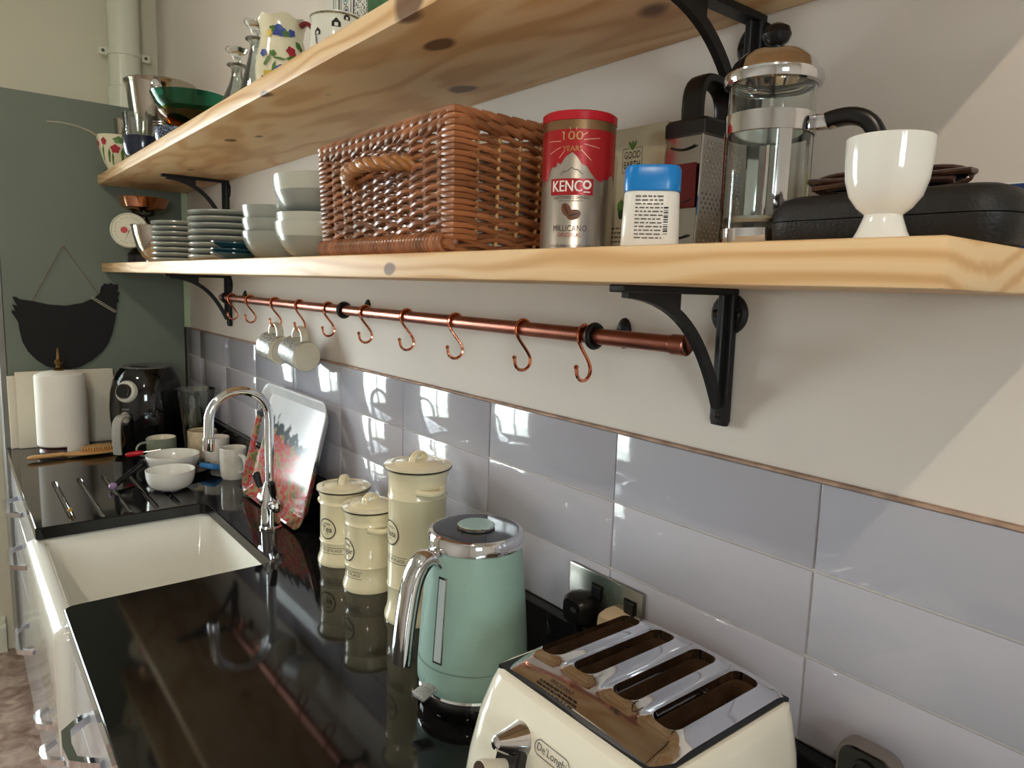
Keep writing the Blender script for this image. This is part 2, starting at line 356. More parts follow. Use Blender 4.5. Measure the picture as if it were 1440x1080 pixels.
# soil pipe in the corner above the tall unit
sp = thing('soil_pipe', 'white painted soil pipe rising in the corner behind the tall cabinet', 'pipe', (-.125, 2.885, 0))
lathe([(.056, 2.096), (.056, 2.8)], 40).build('pipe', WHITEP, sp)
lathe([(.056, 2.096), (.0635, 2.098), (.0635, 2.225), (.056, 2.23)], 40).build('collar', WHITEP, sp)
lathe([(.0565, 2.345), (.0605, 2.346), (.0605, 2.364), (.0565, 2.365)], 40).build('clip', WHITEP, sp)
for s in (-1, 1):
    lu = rbox(s*.075-.016, s*.075+.016, -.008, .0, 2.34, 2.369, .004, 2).build('clip_lug', WHITEP, sp)
    lathe([(0, .004), (.006, .003), (.006, 0)], 12).build('screw', mat('screw_grey', (96, 96, 92), .4, .6), lu, (s*.075, -.008, 2.355), (pi/2, 0, 0))

# ================================================================== WORKTOP
wt_fr, ZW = -.597, .9
SY0, SY1, SXB = 1.085, 1.587, -.212
def arc(cx, cy, r, a0, a1, n=6): return [(cx+r*cos(a0+(a1-a0)*i/n), cy+r*sin(a0+(a1-a0)*i/n)) for i in range(n+1)]
poly = [(wt_fr, -1.2), (-.001, -1.2), (-.001, 2.568), (wt_fr, 2.568)]
poly += arc(wt_fr+.006, SY1+.006, .006, pi, 1.5*pi, 3)+arc(SXB-.022, SY1-.022+.0, .022, pi/2, 0)+arc(SXB-.022, SY0+.022, .022, 0, -pi/2)+arc(wt_fr+.02, SY0-.02, .02, pi/2, pi)
rings = []
bm = bmesh.new(); vs_ = [bm.verts.new((x, y, ZW-.03)) for x, y in poly]; f_ = bm.faces.new(vs_)
ex = bmesh.ops.extrude_face_region(bm, geom=[f_]); bmesh.ops.translate(bm, vec=(0, 0, .03), verts=[e for e in ex['geom'] if isinstance(e, bmesh.types.BMVert)])
ed = [e for e in bm.edges if abs(e.verts[0].co.z-e.verts[1].co.z) < 1e-6]
bmesh.ops.bevel(bm, geom=ed, offset=.0025, segments=2, profile=.5, affect='EDGES'); bmesh.ops.recalc_face_normals(bm, faces=bm.faces)
me = bpy.data.meshes.new('worktop'); bm.to_mesh(me); bm.free(); me.shade_smooth(); me.set_sharp_from_angle(angle=radians(12))
worktop = link('worktop', me, GRANITE)
tag(worktop, 'polished black granite worktop with drainer grooves and sink cut-out', 'worktop')
gv = MB(); GRR = .0078
for gx in (-.516, -.4535, -.392, -.328, -.2735):
    for y0, y1, q in ((1.6, 2.02, 0),):
        n = 10; rg = []
        for i in range(n+1):
            y = y0+(y1-y0)*i/n; e = min(1, .35+ i*1.2) if i < n else .3
            dz = .0073 if 0 < i < n else .001
            rg.append([(gx+GRR*cos(a), y, ZW+GRR-dz+GRR*sin(a)) for a in (2*pi*k/40 for k in range(40))])
        t_ = loft(rg); gv.add(t_.v, t_.f)
cut(worktop, gv); worktop.data.set_sharp_from_angle(angle=radians(11))
tag(rbox(-.02, .0025, -1.2, 2.568, .9, 1.004, .002, 1).build('worktop_upstand', GRANITE), 'black granite upstand running below the tiles', 'upstand')

# ================================================================== SINK
sx0, sx1, sy0, sy1 = -.616, -.165, 1.04, 1.632
cx, cy, hx, hy = (sx0+sx1)/2, (sy0+sy1)/2, (sx1-sx0)/2, (sy1-sy0)/2
R_ = [rr(cx, cy, hx-.012, hy-.012, .02, .615), rr(cx, cy, hx, hy, .024, .63), rr(cx, cy, hx, hy, .024, .85), rr(cx, cy, hx-.003, hy-.003, .024, .862), rr(cx, cy, hx-.012, hy-.012, .022, .868),
      rr(cx, cy, hx-.032, hy-.032, .03, .868), rr(cx, cy, hx-.04, hy-.04, .03, .86), rr(cx, cy, hx-.05, hy-.05, .035, .70), rr(cx, cy, hx-.07, hy-.07, .04, .672), rr(cx, cy, hx-.1, hy-.1, .05, .668)]
sk = thing('belfast_sink', 'white fireclay butler sink set into the black worktop', 'sink', (0, 0, 0))
loft(R_).build('basin', CERAMIC, sk, smooth=50)
lathe([(0, .002), (.03, .002), (.042, .004), (.045, 0)], 28).build('drain', CHROME, sk, (cx, cy, .668))

# ================================================================== BASE UNITS
def handle(parent, y, z, ln=.13, x=-.592):
    pts = [(x, -ln/2, 0), (x-.016, -ln/2+.012, 0), (x-.033, -ln/2+.03, 0), (x-.036, 0, 0), (x-.033, ln/2-.03, 0), (x-.016, ln/2-.012, 0), (x, ln/2, 0)]
    mb = MB(); prev = None; rg = []
    for i, p in enumerate(pts):
        a = Vector(pts[max(0, i-1)]); b = Vector(pts[min(len(pts)-1, i+1)]); t = (b-a).normalized(); n = Vector((-t.y, t.x, 0))
        rg.append([Vector(p)+n*(.006*u)+Vector((0, 0, .007*v)) for u, v in ((1, 1), (-1, 1), (-1, -1), (1, -1))])
    return loft(rg).build('handle', CHROME, parent, (0, y, z), smooth=30)
def base_unit(name, label, y0, y1, fronts, ztop=.868):
    t = thing(name, label, 'cabinet', (0, 0, 0))
    box(-.568, -.03, y0+.001, y1-.001, .15, ztop).build('carcass', UNIT, t, smooth=0)
    box(-.51, -.05, y0+.001, y1-.001, 0, .15).build('plinth', UNITDK, t, smooth=0)
    for (nm, a, b, z0, z1, hy_, hz_, hl) in fronts:
        f = rbox(-.59, -.57, a+.0015, b-.0015, z0+.0015, z1-.0015, .0015, 1).build(nm, UNIT, t)
        if hl: handle(f, hy_, hz_, hl)
    return t
base_unit('drawer_unit', 'pale grey gloss drawer unit between sink and tall cabinet', 1.645, 2.565,
          [('drawer', 1.645, 2.565, .73, .866, 2.20, .79, .2), ('drawer', 1.645, 2.565, .53, .73, 2.12, .655, .2), ('drawer', 1.645, 2.565, .15, .53, 2.05, .425, .2)])
base_unit('sink_unit', 'pale grey gloss door unit below the white sink', 1.03, 1.645, [('door', 1.03, 1.34, .15, .606, 1.29, .5, .1), ('door', 1.34, 1.645, .15, .606, 1.40, .52, .1)], .608)
base_unit('base_cabinet', 'pale grey gloss cabinet next to the sink below the kettle', .43, 1.03, [('drawer', .43, 1.03, .73, .866, .79, .80, .14), ('door', .43, 1.03, .15, .73, .95, .62, .0)])
base_unit('base_cabinet', 'pale grey gloss cabinet below the toaster', -.17, .43, [('door', -.17, .43, .15, .866, .3, .78, .14)])
base_unit('base_cabinet', 'pale grey gloss cabinet beyond the toaster away from the sink', -1.2, -.17, [('door', -.685, -.17, .15, .866, -.3, .78, .14), ('door', -1.2, -.685, .15, .866, -1.0, .78, .14)])

# ================================================================== SHELVES
PINE = ((214, 167, 113), (237, 203, 155), (230, 189, 136))
SH_X, SH_Y0, SH_Y1 = -.287, -.207, 2.556
def shelf(name, z0, z1, label, knots):
    mb = rbox(SH_X, .008, SH_Y0, SH_Y1, z0, z1, .003, 2)
    return tag(mb.build(name, wood_mat('pine_'+name, PINE, knots)), label, 'shelf')
shelf('wall_shelf', 1.510, 1.541, 'lower pine wall shelf holding plates, basket and cafetiere', [(-.287, .42, 1.526, .011), (-.2, .9, 1.51, .02), (-.12, 1.6, 1.51, .016)])
shelf('wall_shelf', 1.813, 1.845, 'upper pine wall shelf holding jugs and glass bowls', [(-.28, .87, 1.813, .017), (-.22, .80, 1.813, .014), (-.287, .40, 1.828, .024), (-.20, 1.35, 1.813, .014), (-.17, 1.25, 1.813, .013), (-.07, .62, 1.813, .02), (-.16, 1.9, 1.813, .012), (-.1, .2, 1.813, .02), (-.2, .45, 1.813, .02)])

# brackets
def bracket(label, y, z):
    t = thing('shelf_bracket', label, 'bracket', (.008, y, z))
    rbox(-.2, 0, -.011, .011, -.008, 0, .0015, 1).build('top_arm', IRON, t)
    leg = loft([rr(0, 0, .004, .011, .003, -.165, 3), rr(0, 0, .006, .012, .003, -.158, 3), rr(0, 0, .006, .011, .003, -.004, 3)]); leg.xf(Matrix.Translation((-.006, 0, 0)))
    leg.build('wall_leg', IRON, t)
    rbox(-.021, -.009, -.004, .004, -.13, -.004, .0015, 1).build('rib', IRON, t)
    pts = bez((-.186, 0, -.008), (-.085, 0, -.012), (-.045, 0, -.075), (-.014, 0, -.142), 16); rg = []
    for i, p in enumerate(pts):
        tg = (pts[min(16, i+1)]-pts[max(0, i-1)]).normalized(); n = Vector((-tg.z, 0, tg.x)); k = .0055
        rg.append([p+n*k+Vector((0, .0055, 0)), p+n*k+Vector((0, -.0055, 0)), p-n*k+Vector((0, -.0045, 0)), p-n*k+Vector((0, .0045, 0))])
    loft(rg).build('brace', IRON, t, smooth=30)
    prism([(-.19, -.007), (-.10, -.007), (-.10, -.03), (-.14, -.0165)], lambda u, v, d: (u, d, v), -.0045, .0045).build('web', IRON, t, smooth=0)
    pl = lathe([(0, .006), (.021, .006), (.025, .003), (.025, 0), (0, 0)], 24)
    plate = pl.build('mount_plate', IRON, t, (0, 0, -.03), (0, -pi/2, 0))
    for s in (-1, 1): lathe([(0, .0025), (.0045, .0015), (.005, 0)], 10).build('screw', BLACKG, plate, (0, s*.0165, .006))
    lathe([(0, .003), (.004, .002), (.005, 0)], 10).build('screw', BLACKG, t, (-.011, 0, -.152), (0, -pi/2, 0))
    return t
bracket('black iron bracket under the lower shelf beside the copper rail end cap', .135, 1.510)
bracket('black iron bracket under the lower shelf near the green cabinet', 2.053, 1.510)
bracket('black iron bracket under the upper shelf above the cafetiere', .125, 1.813)
bracket('black iron bracket under the upper shelf above the plate stacks', 2.055, 1.813)
# ================================================================== COPPER RAIL, HOOKS, HANGING MUGS
RX, RZ = -.05, 1.442
rail = thing('copper_rail', 'dull copper pipe rail fixed to the wall below the lower shelf', 'rail', (RX, 0, RZ))
tube([(0, .162, 0), (0, 1.935, 0)], .0108, 20).build('pipe', COPPERD, rail)
for y0, y1 in ((.149, .172), (1.928, 1.947)):
    tube([(0, y0, 0), (0, y0+.0004, 0), (0, y0+.002, 0), (0, y1-.001, 0), (0, y1, 0)], [.0095, .011, .0126, .0126, .0118], 20).build('end_cap', COPPERD, rail)
for ry in (.304, 1.074, 1.905):
    mt = tube([(.0145*cos(a), ry, .0145*sin(a)) for a in (2*pi*k/20 for k in range(20))], .0042, 8, closed=True).build('holder_ring', IRON, rail)
    tube([(.016, ry, 0), (.05, ry, .002)], .0065, 10).build('stem', IRON, mt)
    pl = lathe([(0, .008), (.010, .007), (.0155, .002), (.016, 0), (0, 0)], 20); pl.xf(Matrix.Diagonal((1.35, .85, 1, 1)))
    pl.build('wall_plate', IRON, mt, (.058, ry, .003), (0, -pi/2, 0))
hk = thing('s_hook', 'empty copper S-hook hanging on the copper rail', 'hook', (RX, 0, RZ), 0, 'copper S-hooks on the rail')
path = [(.0135, -.003)]+[(.0135*cos(a), .0135*sin(a)) for a in (pi*k/8 for k in range(9))]
P = [Vector((x, 0, z)) for x, z in path]
P += bez((-.0135, 0, 0), (-.0135, 0, -.016), (.0145, 0, -.034), (.0145, 0, -.049), 10)[1:]
P += [Vector((.0005+.014*cos(a), 0, -.049+.014*sin(a))) for a in (-pi*k/9 for k in range(1, 10))]+[Vector((-.0145, 0, -.043))]
tube(P, .0026, 8).build('wire', COPPER, hk)
for p in (P[0], P[-1]): lathe([(0, -.0035), (.0028, -.002), (.0038, 0), (.0028, .002), (0, .0035)], 10).build('ball_tip', COPPER, hk, p)
HY = (1.848, 1.686, 1.488, 1.323, 1.155, .972, .802, .638, .455, .3225)
for i, y in enumerate(HY):
    o = hk if i == 0 else dup(hk, (RX, y, RZ))
    o.location = (RX, y, RZ); o.rotation_euler = (0, 0, random.uniform(-.18, .18))
    o['label'] = {0: 'empty copper S-hook hanging next to the bracket by the tall cabinet', 1: 'empty copper S-hook between the cabinet-side bracket and the hanging mugs', 4: 'empty copper S-hook between the ribbed mug and the middle rail holder', 5: 'fifth empty copper S-hook counting from the rail end cap', 6: 'fourth empty copper S-hook counting from the rail end cap', 7: 'third empty copper S-hook counting from the rail end cap', 8: 'second empty copper S-hook counting from the rail end cap', 9: 'first empty copper S-hook counting from the rail end cap'}.get(i, '')
    if i == 2: o['label'] = 'copper S-hook carrying the hanging mug nearer the tall cabinet'
    if i == 3: o['label'] = 'copper S-hook carrying the hanging mug with ribbed side'

def handle_loop(r, h, out=.03, hw=.0055, z0=.25, z1=.8, fl=1.5):
    pts = bez((r-.002, 0, h*z1), (r+out*1.25, 0, h*z1+.006), (r+out*1.25, 0, h*z0-.004), (r-.002, 0, h*z0), 14)
    rg = []
    for i, p in enumerate(pts):
        t = (pts[min(14, i+1)]-pts[max(0, i-1)]).normalized(); n = Vector((-t.z, 0, t.x))
        rg.append([p+n*(hw*.7*cos(a))+Vector((0, hw*fl*sin(a), 0)) for a in (2*pi*k/10 for k in range(10))])
    return loft(rg)
def mug_body(r, h, t=.0035, foot=.8):
    return lathe([(0, .002), (r*foot*.8, .002), (r*foot*.85, 0), (r*foot, 0), (r*.97, .012), (r, .03), (r, h-.002), (r-t/2, h), (r-t, h-.002), (r-t, .03), (r-t-.002, .014), (r*.6, .007), (0, .006)], 40)
def mug(label, loc, r, h, bm_, hm, az, group=None, rot=None, foot=.85, name='mug', hw=.0055, out=.03):
    t = thing(name, label, 'mug', loc, az, group, rot)
    mug_body(r, h, foot=foot).build('body', bm_, t); handle_loop(r, h, out, hw).build('handle', hm, t); return t
def pattern_mat(name, c1, c2, scale, rough=.2, axis='Z', thr=.5, metal=0):
    m = bpy.data.materials.new(name); m.use_nodes = True; N = m.node_tree.nodes; L = m.node_tree.links; b = N['Principled BSDF']
    tc = N.new('ShaderNodeTexCoord'); n = N.new('ShaderNodeTexVoronoi'); n.inputs['Scale'].default_value = scale
    mp = N.new('ShaderNodeMapping'); mp.inputs['Scale'].default_value = {'Z': (1, 1, .35), 'X': (1, 1, 3), 'N': (1, 1, 1)}[axis]; L.new(tc.outputs['Object'], mp.inputs[0]); L.new(mp.outputs[0], n.inputs['Vector'])
    r = N.new('ShaderNodeValToRGB'); e = r.color_ramp.elements; e[0].position = thr-.08; e[0].color = lin(c1); e[1].position = thr+.08; e[1].color = lin(c2)
    L.new(n.outputs['Distance'], r.inputs[0]); L.new(r.outputs[0], b.inputs['Base Color']); b.inputs['Roughness'].default_value = rough; b.inputs['Metallic'].default_value = metal
    bp = N.new('ShaderNodeBump'); bp.inputs['Strength'].default_value = .25; bp.inputs['Distance'].default_value = .001; L.new(n.outputs['Distance'], bp.inputs['Height']); L.new(bp.outputs[0], b.inputs['Normal'])
    return m
RIB = pattern_mat('grey_ribbed_glaze', (92, 92, 90), (196, 196, 192), 210, .12, 'X', .4)
SPECK = pattern_mat('grey_speckled_glaze', (104, 104, 100), (198, 197, 190), 190, .12, 'N', .38)
CREAMC = mat('cream_china', (232, 224, 200), .12, var=.02, coat=.3)
MH = Matrix(((0, 1, 0), (0, 0, 1), (1, 0, 0)))          # local x->up, z->along the rail away from the sink corner
for (hy_, m_, lb, tilt) in ((HY[2], SPECK, 'speckled grey mug with cream handle hanging from a copper hook', .12), (HY[3], RIB, 'ribbed grey mug with cream handle and base hanging from a copper hook', .16)):
    r, h = .0375, .082
    mr = Matrix.Rotation(tilt, 3, 'X') @ Matrix.Rotation(.12, 3, 'Z') @ MH
    t = thing('mug', lb, 'mug', (0, 0, 0)); t.rotation_euler = mr.to_euler()
    body = lathe([(r*.98, .006), (r, .012), (r, h-.002), (r-.002, h), (r-.0035, h-.002), (r-.0035, .03), (r-.006, .012), (0, .008)], 40); body.build('body', m_, t)
    lathe([(0, .0015), (r*.78, .0015), (r*.82, 0), (r*.9, 0), (r*.98, .006)], 40).build('base', CREAMC, t)
    handle_loop(r, h, .03, .006, .25, .8, 1.7).build('handle', CREAMC, t)
    top = mr @ Vector((r+.0255, 0, h*.55))
    t.location = Vector((RX+.0005, hy_, RZ-.0565))-top

# ================================================================== TAP
tp = thing('mixer_tap', 'chrome swan-neck mixer tap with black lever ends beside the sink', 'tap', (-.138, 1.30, .9))
lathe([(0, 0), (.027, 0), (.027, .004), (.0235, .008), (.0225, .05), (.0205, .085), (.0165, .105), (.0145, .11), (.0145, .116), (0, .116)], 32).build('column', CHROME, tp)
RA = .069; pts = [(0, 0, .11), (0, 0, .16), (0, 0, .22), (0, 0, .27)]+[(-RA+RA*cos(a), 0, .275+RA*sin(a)) for a in (pi*k/16 for k in range(1, 16))]+[(-2*RA, 0, .275), (-2*RA-.001, 0, .24)]
tube(pts, .0108, 20).build('spout', CHROME, tp)
tube([(-2*RA-.001, 0, .241), (-2*RA-.001, 0, .239), (-2*RA-.002, 0, .212), (-2*RA-.002, 0, .208)], [.0108, .0128, .0128, .0112], 20).build('aerator', CHROME, tp)
for s in (-1, 1):
    v = tube([(0, s*.012, .062), (0, s*.034, .064), (0, s*.046, .066), (0, s*.05, .0665)], [.0125, .0165, .0165, .010], 18).build('valve', CHROME, tp)
    tube([(0, s*.04, .076), (-.004, s*.043, .088), (-.007, s*.046, .094)], .005, 10).build('lever_stem', CHROME, v)
    tube([(-.007, s*.046, .092), (-.010, s*.0485, .10), (-.016, s*.053, .126), (-.017, s*.054, .129)], [.0065, .0082, .0095, .006], 12).build('lever', BLACK, v)

# ================================================================== TRAY (mottled print in generic colours)
tm = bpy.data.materials.new('printed_tray'); tm.use_nodes = True; N = tm.node_tree.nodes; L = tm.node_tree.links; b = N['Principled BSDF']
tc = N.new('ShaderNodeTexCoord'); sp_ = N.new('ShaderNodeSeparateXYZ'); L.new(tc.outputs['Object'], sp_.inputs[0])
n1 = N.new('ShaderNodeTexNoise'); n1.inputs['Scale'].default_value = 38; n1.inputs['Detail'].default_value = 4; L.new(tc.outputs['Object'], n1.inputs['Vector'])
n0 = N.new('ShaderNodeTexNoise'); n0.inputs['Scale'].default_value = 9; n0.inputs['Detail'].default_value = 3; L.new(tc.outputs['Object'], n0.inputs['Vector'])
r1 = N.new('ShaderNodeValToRGB'); cr = r1.color_ramp; cr.elements[0].position = .36; cr.elements[0].color = lin((104, 112, 70)); cr.elements[1].position = .52; cr.elements[1].color = lin((172, 48, 48))
for p_, c_ in ((.44, (168, 140, 110)), (.57, (176, 84, 82)), (.66, (140, 128, 136))): q = cr.elements.new(p_); q.color = lin(c_)
L.new(n1.outputs['Fac'], r1.inputs[0])
r0 = N.new('ShaderNodeValToRGB'); r0.color_ramp.elements[0].color = lin((188, 196, 208)); r0.color_ramp.elements[1].color = lin((226, 224, 220)); L.new(n0.outputs['Fac'], r0.inputs[0])
ma = N.new('ShaderNodeMath'); ma.operation = 'MULTIPLY_ADD'; ma.inputs[1].default_value = .10; L.new(n0.outputs['Fac'], ma.inputs[0])
mb_ = N.new('ShaderNodeMath'); mb_.operation = 'MULTIPLY_ADD'; mb_.inputs[1].default_value = .16; L.new(sp_.outputs['X'], mb_.inputs[0]); L.new(sp_.outputs['Y'], mb_.inputs[2]); L.new(mb_.outputs[0], ma.inputs[2])
st = N.new('ShaderNodeValToRGB'); st.color_ramp.interpolation = 'LINEAR'; st.color_ramp.elements[0].position = .238; st.color_ramp.elements[0].color = (0, 0, 0, 1); st.color_ramp.elements[1].position = .246; st.color_ramp.elements[1].color = (1, 1, 1, 1); L.new(ma.outputs[0], st.inputs[0])
mx = N.new('ShaderNodeMix'); mx.data_type = 'RGBA'; L.new(st.outputs[0], mx.inputs[0]); L.new(r1.outputs[0], mx.inputs[6]); L.new(r0.outputs[0], mx.inputs[7])
n2 = N.new('ShaderNodeMath'); n2.operation = 'MULTIPLY_ADD'; n2.inputs[1].default_value = .09; L.new(n1.outputs['Fac'], n2.inputs[0]); L.new(mb_.outputs[0], n2.inputs[2])
db = N.new('ShaderNodeValToRGB'); de = db.color_ramp.elements; de[0].position = .222; de[0].color = (0, 0, 0, 1); de[1].position = .26; de[1].color = (0, 0, 0, 1)
q = de.new(.229); q.color = (1, 1, 1, 1); q = de.new(.248); q.color = (1, 1, 1, 1); L.new(n2.outputs[0], db.inputs[0])
mx2 = N.new('ShaderNodeMix'); mx2.data_type = 'RGBA'; L.new(db.outputs[0], mx2.inputs[0]); L.new(mx.outputs[2], mx2.inputs[6]); mx2.inputs[7].default_value = lin((62, 72, 78)); L.new(mx2.outputs[2], b.inputs['Base Color'])
b.inputs['Roughness'].default_value = .12; b.inputs['Specular IOR Level'].default_value = .16
s_ = Vector((.074, 0, .300)).normalized(); n_ = Vector((-s_.z, 0, s_.x)); u_ = Vector((0, -1, 0))
mt = Matrix((u_, s_, n_)).transposed().to_4x4(); mt.translation = Vector((-.086, 1.421, .9005))
tray = thing('serving_tray', 'melamine serving tray with mottled red and green print leaning on tiles', 'tray'); tray.matrix_world = mt
W2, H_ = .22, .318
R_ = [rr(0, H_/2, W2-.022, H_/2-.022, .03, 0, 8), rr(0, H_/2, W2-.006, H_/2-.004, .04, .014, 8), rr(0, H_/2, W2, H_/2, .043, .0185, 8), rr(0, H_/2, W2-.001, H_/2-.001, .043, .0205, 8), rr(0, H_/2, W2-.006, H_/2-.006, .038, .0195, 8), rr(0, H_/2, W2-.012, H_/2-.010, .036, .0155, 8), rr(0, H_/2, W2-.03, H_/2-.028, .024, .0035, 8)]
tr = loft(R_).build('tray_body', tm, tray, smooth=40)
bpy.context.view_layer.update()
cutr = loft([rr(-.193, .175, .0135, .050, .012, -.02, 6), rr(-.193, .175, .0135, .050, .012, .06, 6)])
cut(tr, cutr)

# ================================================================== CANISTERS
def canister(word, label, loc, r, h, az, sub):
    t = thing('storage_canister', label, 'canister', loc, 0, 'cream enamel canisters by the tiles')
    k = r
    prof = [(k*1.10, .0), (k*1.115, .004), (k*1.10, .010), (k*1.02, .022), (k, .034)]
    zr1, zr2 = .034+(h-.034)*.13, .034+(h-.034)*.80
    for zr in (zr1, zr2): prof += [(k, zr-.004), (k*1.035, zr), (k, zr+.004)]
    prof += [(k, h-.016), (k*1.03, h-.010), (k*1.06, h-.004), (k*1.07, h)]
    full = [(0, .003), (k*1.0, .003), (k*1.06, 0)]+prof+[(k*.95, h), (k*.94, h-.02), (k*.94, .02), (0, .012)]
    body = lathe(full, 56).build('body', CREAMG, t, smooth=45)
    lid = lathe([(k*.93, h-.006), (k*.93, h+.001), (k*1.12, h+.0015), (k*1.15, h+.004), (k*1.145, h+.0085), (k*1.0, h+.0095), (k*.9, h+.0105), (k*.86, h+.0085), (k*.8, h+.011), (k*.4, h+.0155), (0, h+.017)], 56).build('lid', CREAMG, t, smooth=40)
    lathe([(k*1.152, h+.0022), (k*1.162, h+.0035), (k*1.154, h+.0048)], 56).build('rim_line', DARKLINE, lid)
    a = az
    d = Vector((cos(a+.5), sin(a+.5), 0)); pts = bez(-d*.021+Vector((0, 0, h+.010)), -d*.021+Vector((0, 0, h+.036)), d*.021+Vector((0, 0, h+.036)), d*.021+Vector((0, 0, h+.010)), 14)
    e = Vector((-d.y, d.x, 0)); rg = []
    for i, p in enumerate(pts):
        tg = (pts[min(14, i+1)]-pts[max(0, i-1)]).normalized(); nn = tg.cross(e)
        rg.append([p+nn*(.0026*cos(q))+e*(.0075*sin(q)) for q in (2*pi*j/10 for j in range(10))])
    loft(rg).build('lid_handle', CREAMG, lid)
    tube([p+(p-Vector((0, 0, h))).normalized()*.0-e*.0074 for p in pts], .0011, 6).build('edge_line', DARKLINE, lid)
    rf = prof_r(prof)
    for s in (1, -1):     # lug handles
        ca = az+s*pi/2+.0; zl = h-.030 if word != 'Pasta' else h-.032
        pts = [Vector(((k+.0165*sin(pi*q/10)-.002)*cos(ca+(q/10-.5)*.95), (k+.0165*sin(pi*q/10)-.002)*sin(ca+(q/10-.5)*.95), zl)) for q in range(11)]
        tube(pts, [.0075]+[.0058]*9+[.0075], 10).build('lug_handle', CREAMG, body)
    zc = h*.52 if word != 'Pasta' else h*.6
    rc = .0205
    v, f = ring2d(rc, rc+.0022); wrap(v, f, rf, az, zc, .0012).build('badge_ring', DARKLINE, body, smooth=0)
    v, f = disc2d(rc, rc, 32); wrap(v, f, rf, az, zc, .0008).build('badge', CREAMG, body, smooth=0)
    v, f = text2d(word, .0185 if word == 'Tea' else .015, None, .15); wrap(v, f, rf, az, zc-.001, .0015).build('lettering', DARKLINE, body, smooth=0)
    for q in range(7):
        v, f = rect2d(-.0007, .0007, -.0016, .0016, 1); wrap([(x+(q-3)*.0028, y+.0115-.0004*abs(q-3)) for x, y in v], f, rf, az, zc, .0015).build('badge_mark', DARKLINE, body, smooth=0)
    v, f = disc2d(.008, .0004, 8); wrap([(x, y-.0105) for x, y in v], f, rf, az, zc, .0015).build('lettering', DARKLINE, body, smooth=0)
    zb = zc-.047
    v, f = text2d(sub, .0075, .06); wrap(v, f, rf, az+.10, zb, .0012).build('lettering', DARKLINE, body, smooth=0)
    for dz in (-.0062, .0062):
        v, f = rect2d(-.034, .034, -.0004, .0004, 14); wrap([(x, y+dz) for x, y in v], f, rf, az+.10, zb, .001).build('lettering', DARKLINE, body, smooth=0)
    return t
SUB = 'PRIDE OF PLACE'
for wd, lb, x, y, r, h, da in (('Tea', 'short cream canister marked Tea standing next to the tray', -.077, 1.018, .050, .158, -.78), ('Sugar', 'short cream canister marked Sugar between the tea and pasta canisters', -.091, .867, .0485, .158, -1.12), ('Pasta', 'tall cream canister marked Pasta standing behind the kettle', -.083, .699, .0525, .277, -1.08)):
    canister(wd, lb, (x, y, .9), r, h, az_cam(x, y, da), SUB)

# ================================================================== KETTLE
kt = thing('electric_kettle', 'mint green electric kettle with chrome handle on black base', 'kettle', (-.148, .428, .9), 0); kt.scale = (1, 1, 1.06)
lathe([(0, 0), (.078, 0), (.0805, .006), (.0805, .018), (.077, .026), (0, .026)], 56).build('power_base', BLACKG, kt)
lathe([(.0795, .0262), (.081, .028), (.0795, .031), (.074, .031)], 56).build('chrome_trim', CHROME, kt)
kprof = [(.0785, .031), (.0812, .036), (.0815, .05), (.0795, .085), (.0770, .12), (.0735, .16), (.070, .20), (.0665, .222)]
lathe(kprof, 64).build('body', MINT, kt)
krf = prof_r(kprof)
v, f = rect2d(-.13, .13, -.0008, .0008, 60); wrap(v, f, krf, az_cam(-.145, .448, -.4), .068, .0006).build('level_line', mat('grey_line', (120, 140, 132), .3), kt, smooth=0)
lathe([(.0668, .2222), (.0695, .224), (.0695, .2375), (.067, .2415), (.0625, .2425)], 64).build('lid_ring', CHROME, kt)
lid = lathe([(.0630, .2415), (.0625, .2425), (.03, .2432), (0, .2432)], 56).build('lid', BLACKG, kt)
lathe([(.0255, .2432), (.0262, .2445), (.0262, .2478), (.025, .249), (0, .2492)], 40).build('lid_button', MINTS, lid)
lathe([(.0263, .2436), (.0275, .2445), (.0275, .2475), (.0263, .2482)], 40).build('button_ring', CHROME, lid)
ka = pi+.02
d = Vector((cos(ka), sin(ka), 0)); e = Vector((-d.y, d.x, 0)); Zv = Vector((0, 0, 1))
def kp(o, z): return d*o+Zv*z
hp = bez(kp(.060, .205), kp(.080, .228), kp(.102, .222), kp(.111, .178), 12)+bez(kp(.111, .178), kp(.117, .150), kp(.121, .12), kp(.124, .085), 8)[1:]
def strap(pts, th, wd):
    rg = []
    for i, p in enumerate(pts):
        tg = (pts[min(len(pts)-1, i+1)]-pts[max(0, i-1)]).normalized(); nn = tg.cross(e)
        rg.append([p+nn*(th*(abs(cos(q))**.6)*(1 if cos(q) > 0 else -1))+e*(wd*(abs(sin(q))**.6)*(1 if sin(q) > 0 else -1)) for q in (2*pi*j/16 for j in range(16))])
    return loft(rg)
nrm = []
hd = strap(hp, .0098, .0155).build('handle', CHROME, kt, smooth=50)
ip = [p-d*.009-Zv*.006 for p in hp[1:]]
strap(ip, .004, .011).build('handle_grip', BLACK, hd, smooth=50)
wv, wf = rect2d(-.006, .006, -.055, .055, 3); wrap(wv, wf, lambda z: krf(z), ka+.26, .135, .0012).build('water_window', mat('water_gauge', (196, 206, 206), .08, var=0, spec=.8), kt, smooth=0)
wrap(*rect2d(-.0082, .0082, -.058, .058, 3), lambda z: krf(z), ka+.26, .135, .0007).build('gauge_frame', STEEL, kt, smooth=0)
la = ka+.12
lv = rbox(.078, .108, -.012, .012, -.004, .004, .003, 2); lv.xf(Matrix.Translation((0, 0, .062)) @ Matrix.Rotation(la, 4, 'Z') @ Matrix.Rotation(.25, 4, 'Y')); lv.build('switch_lever', mat('grey_ridged', (150, 150, 146), .4, var=.3, vscale=300), kt)

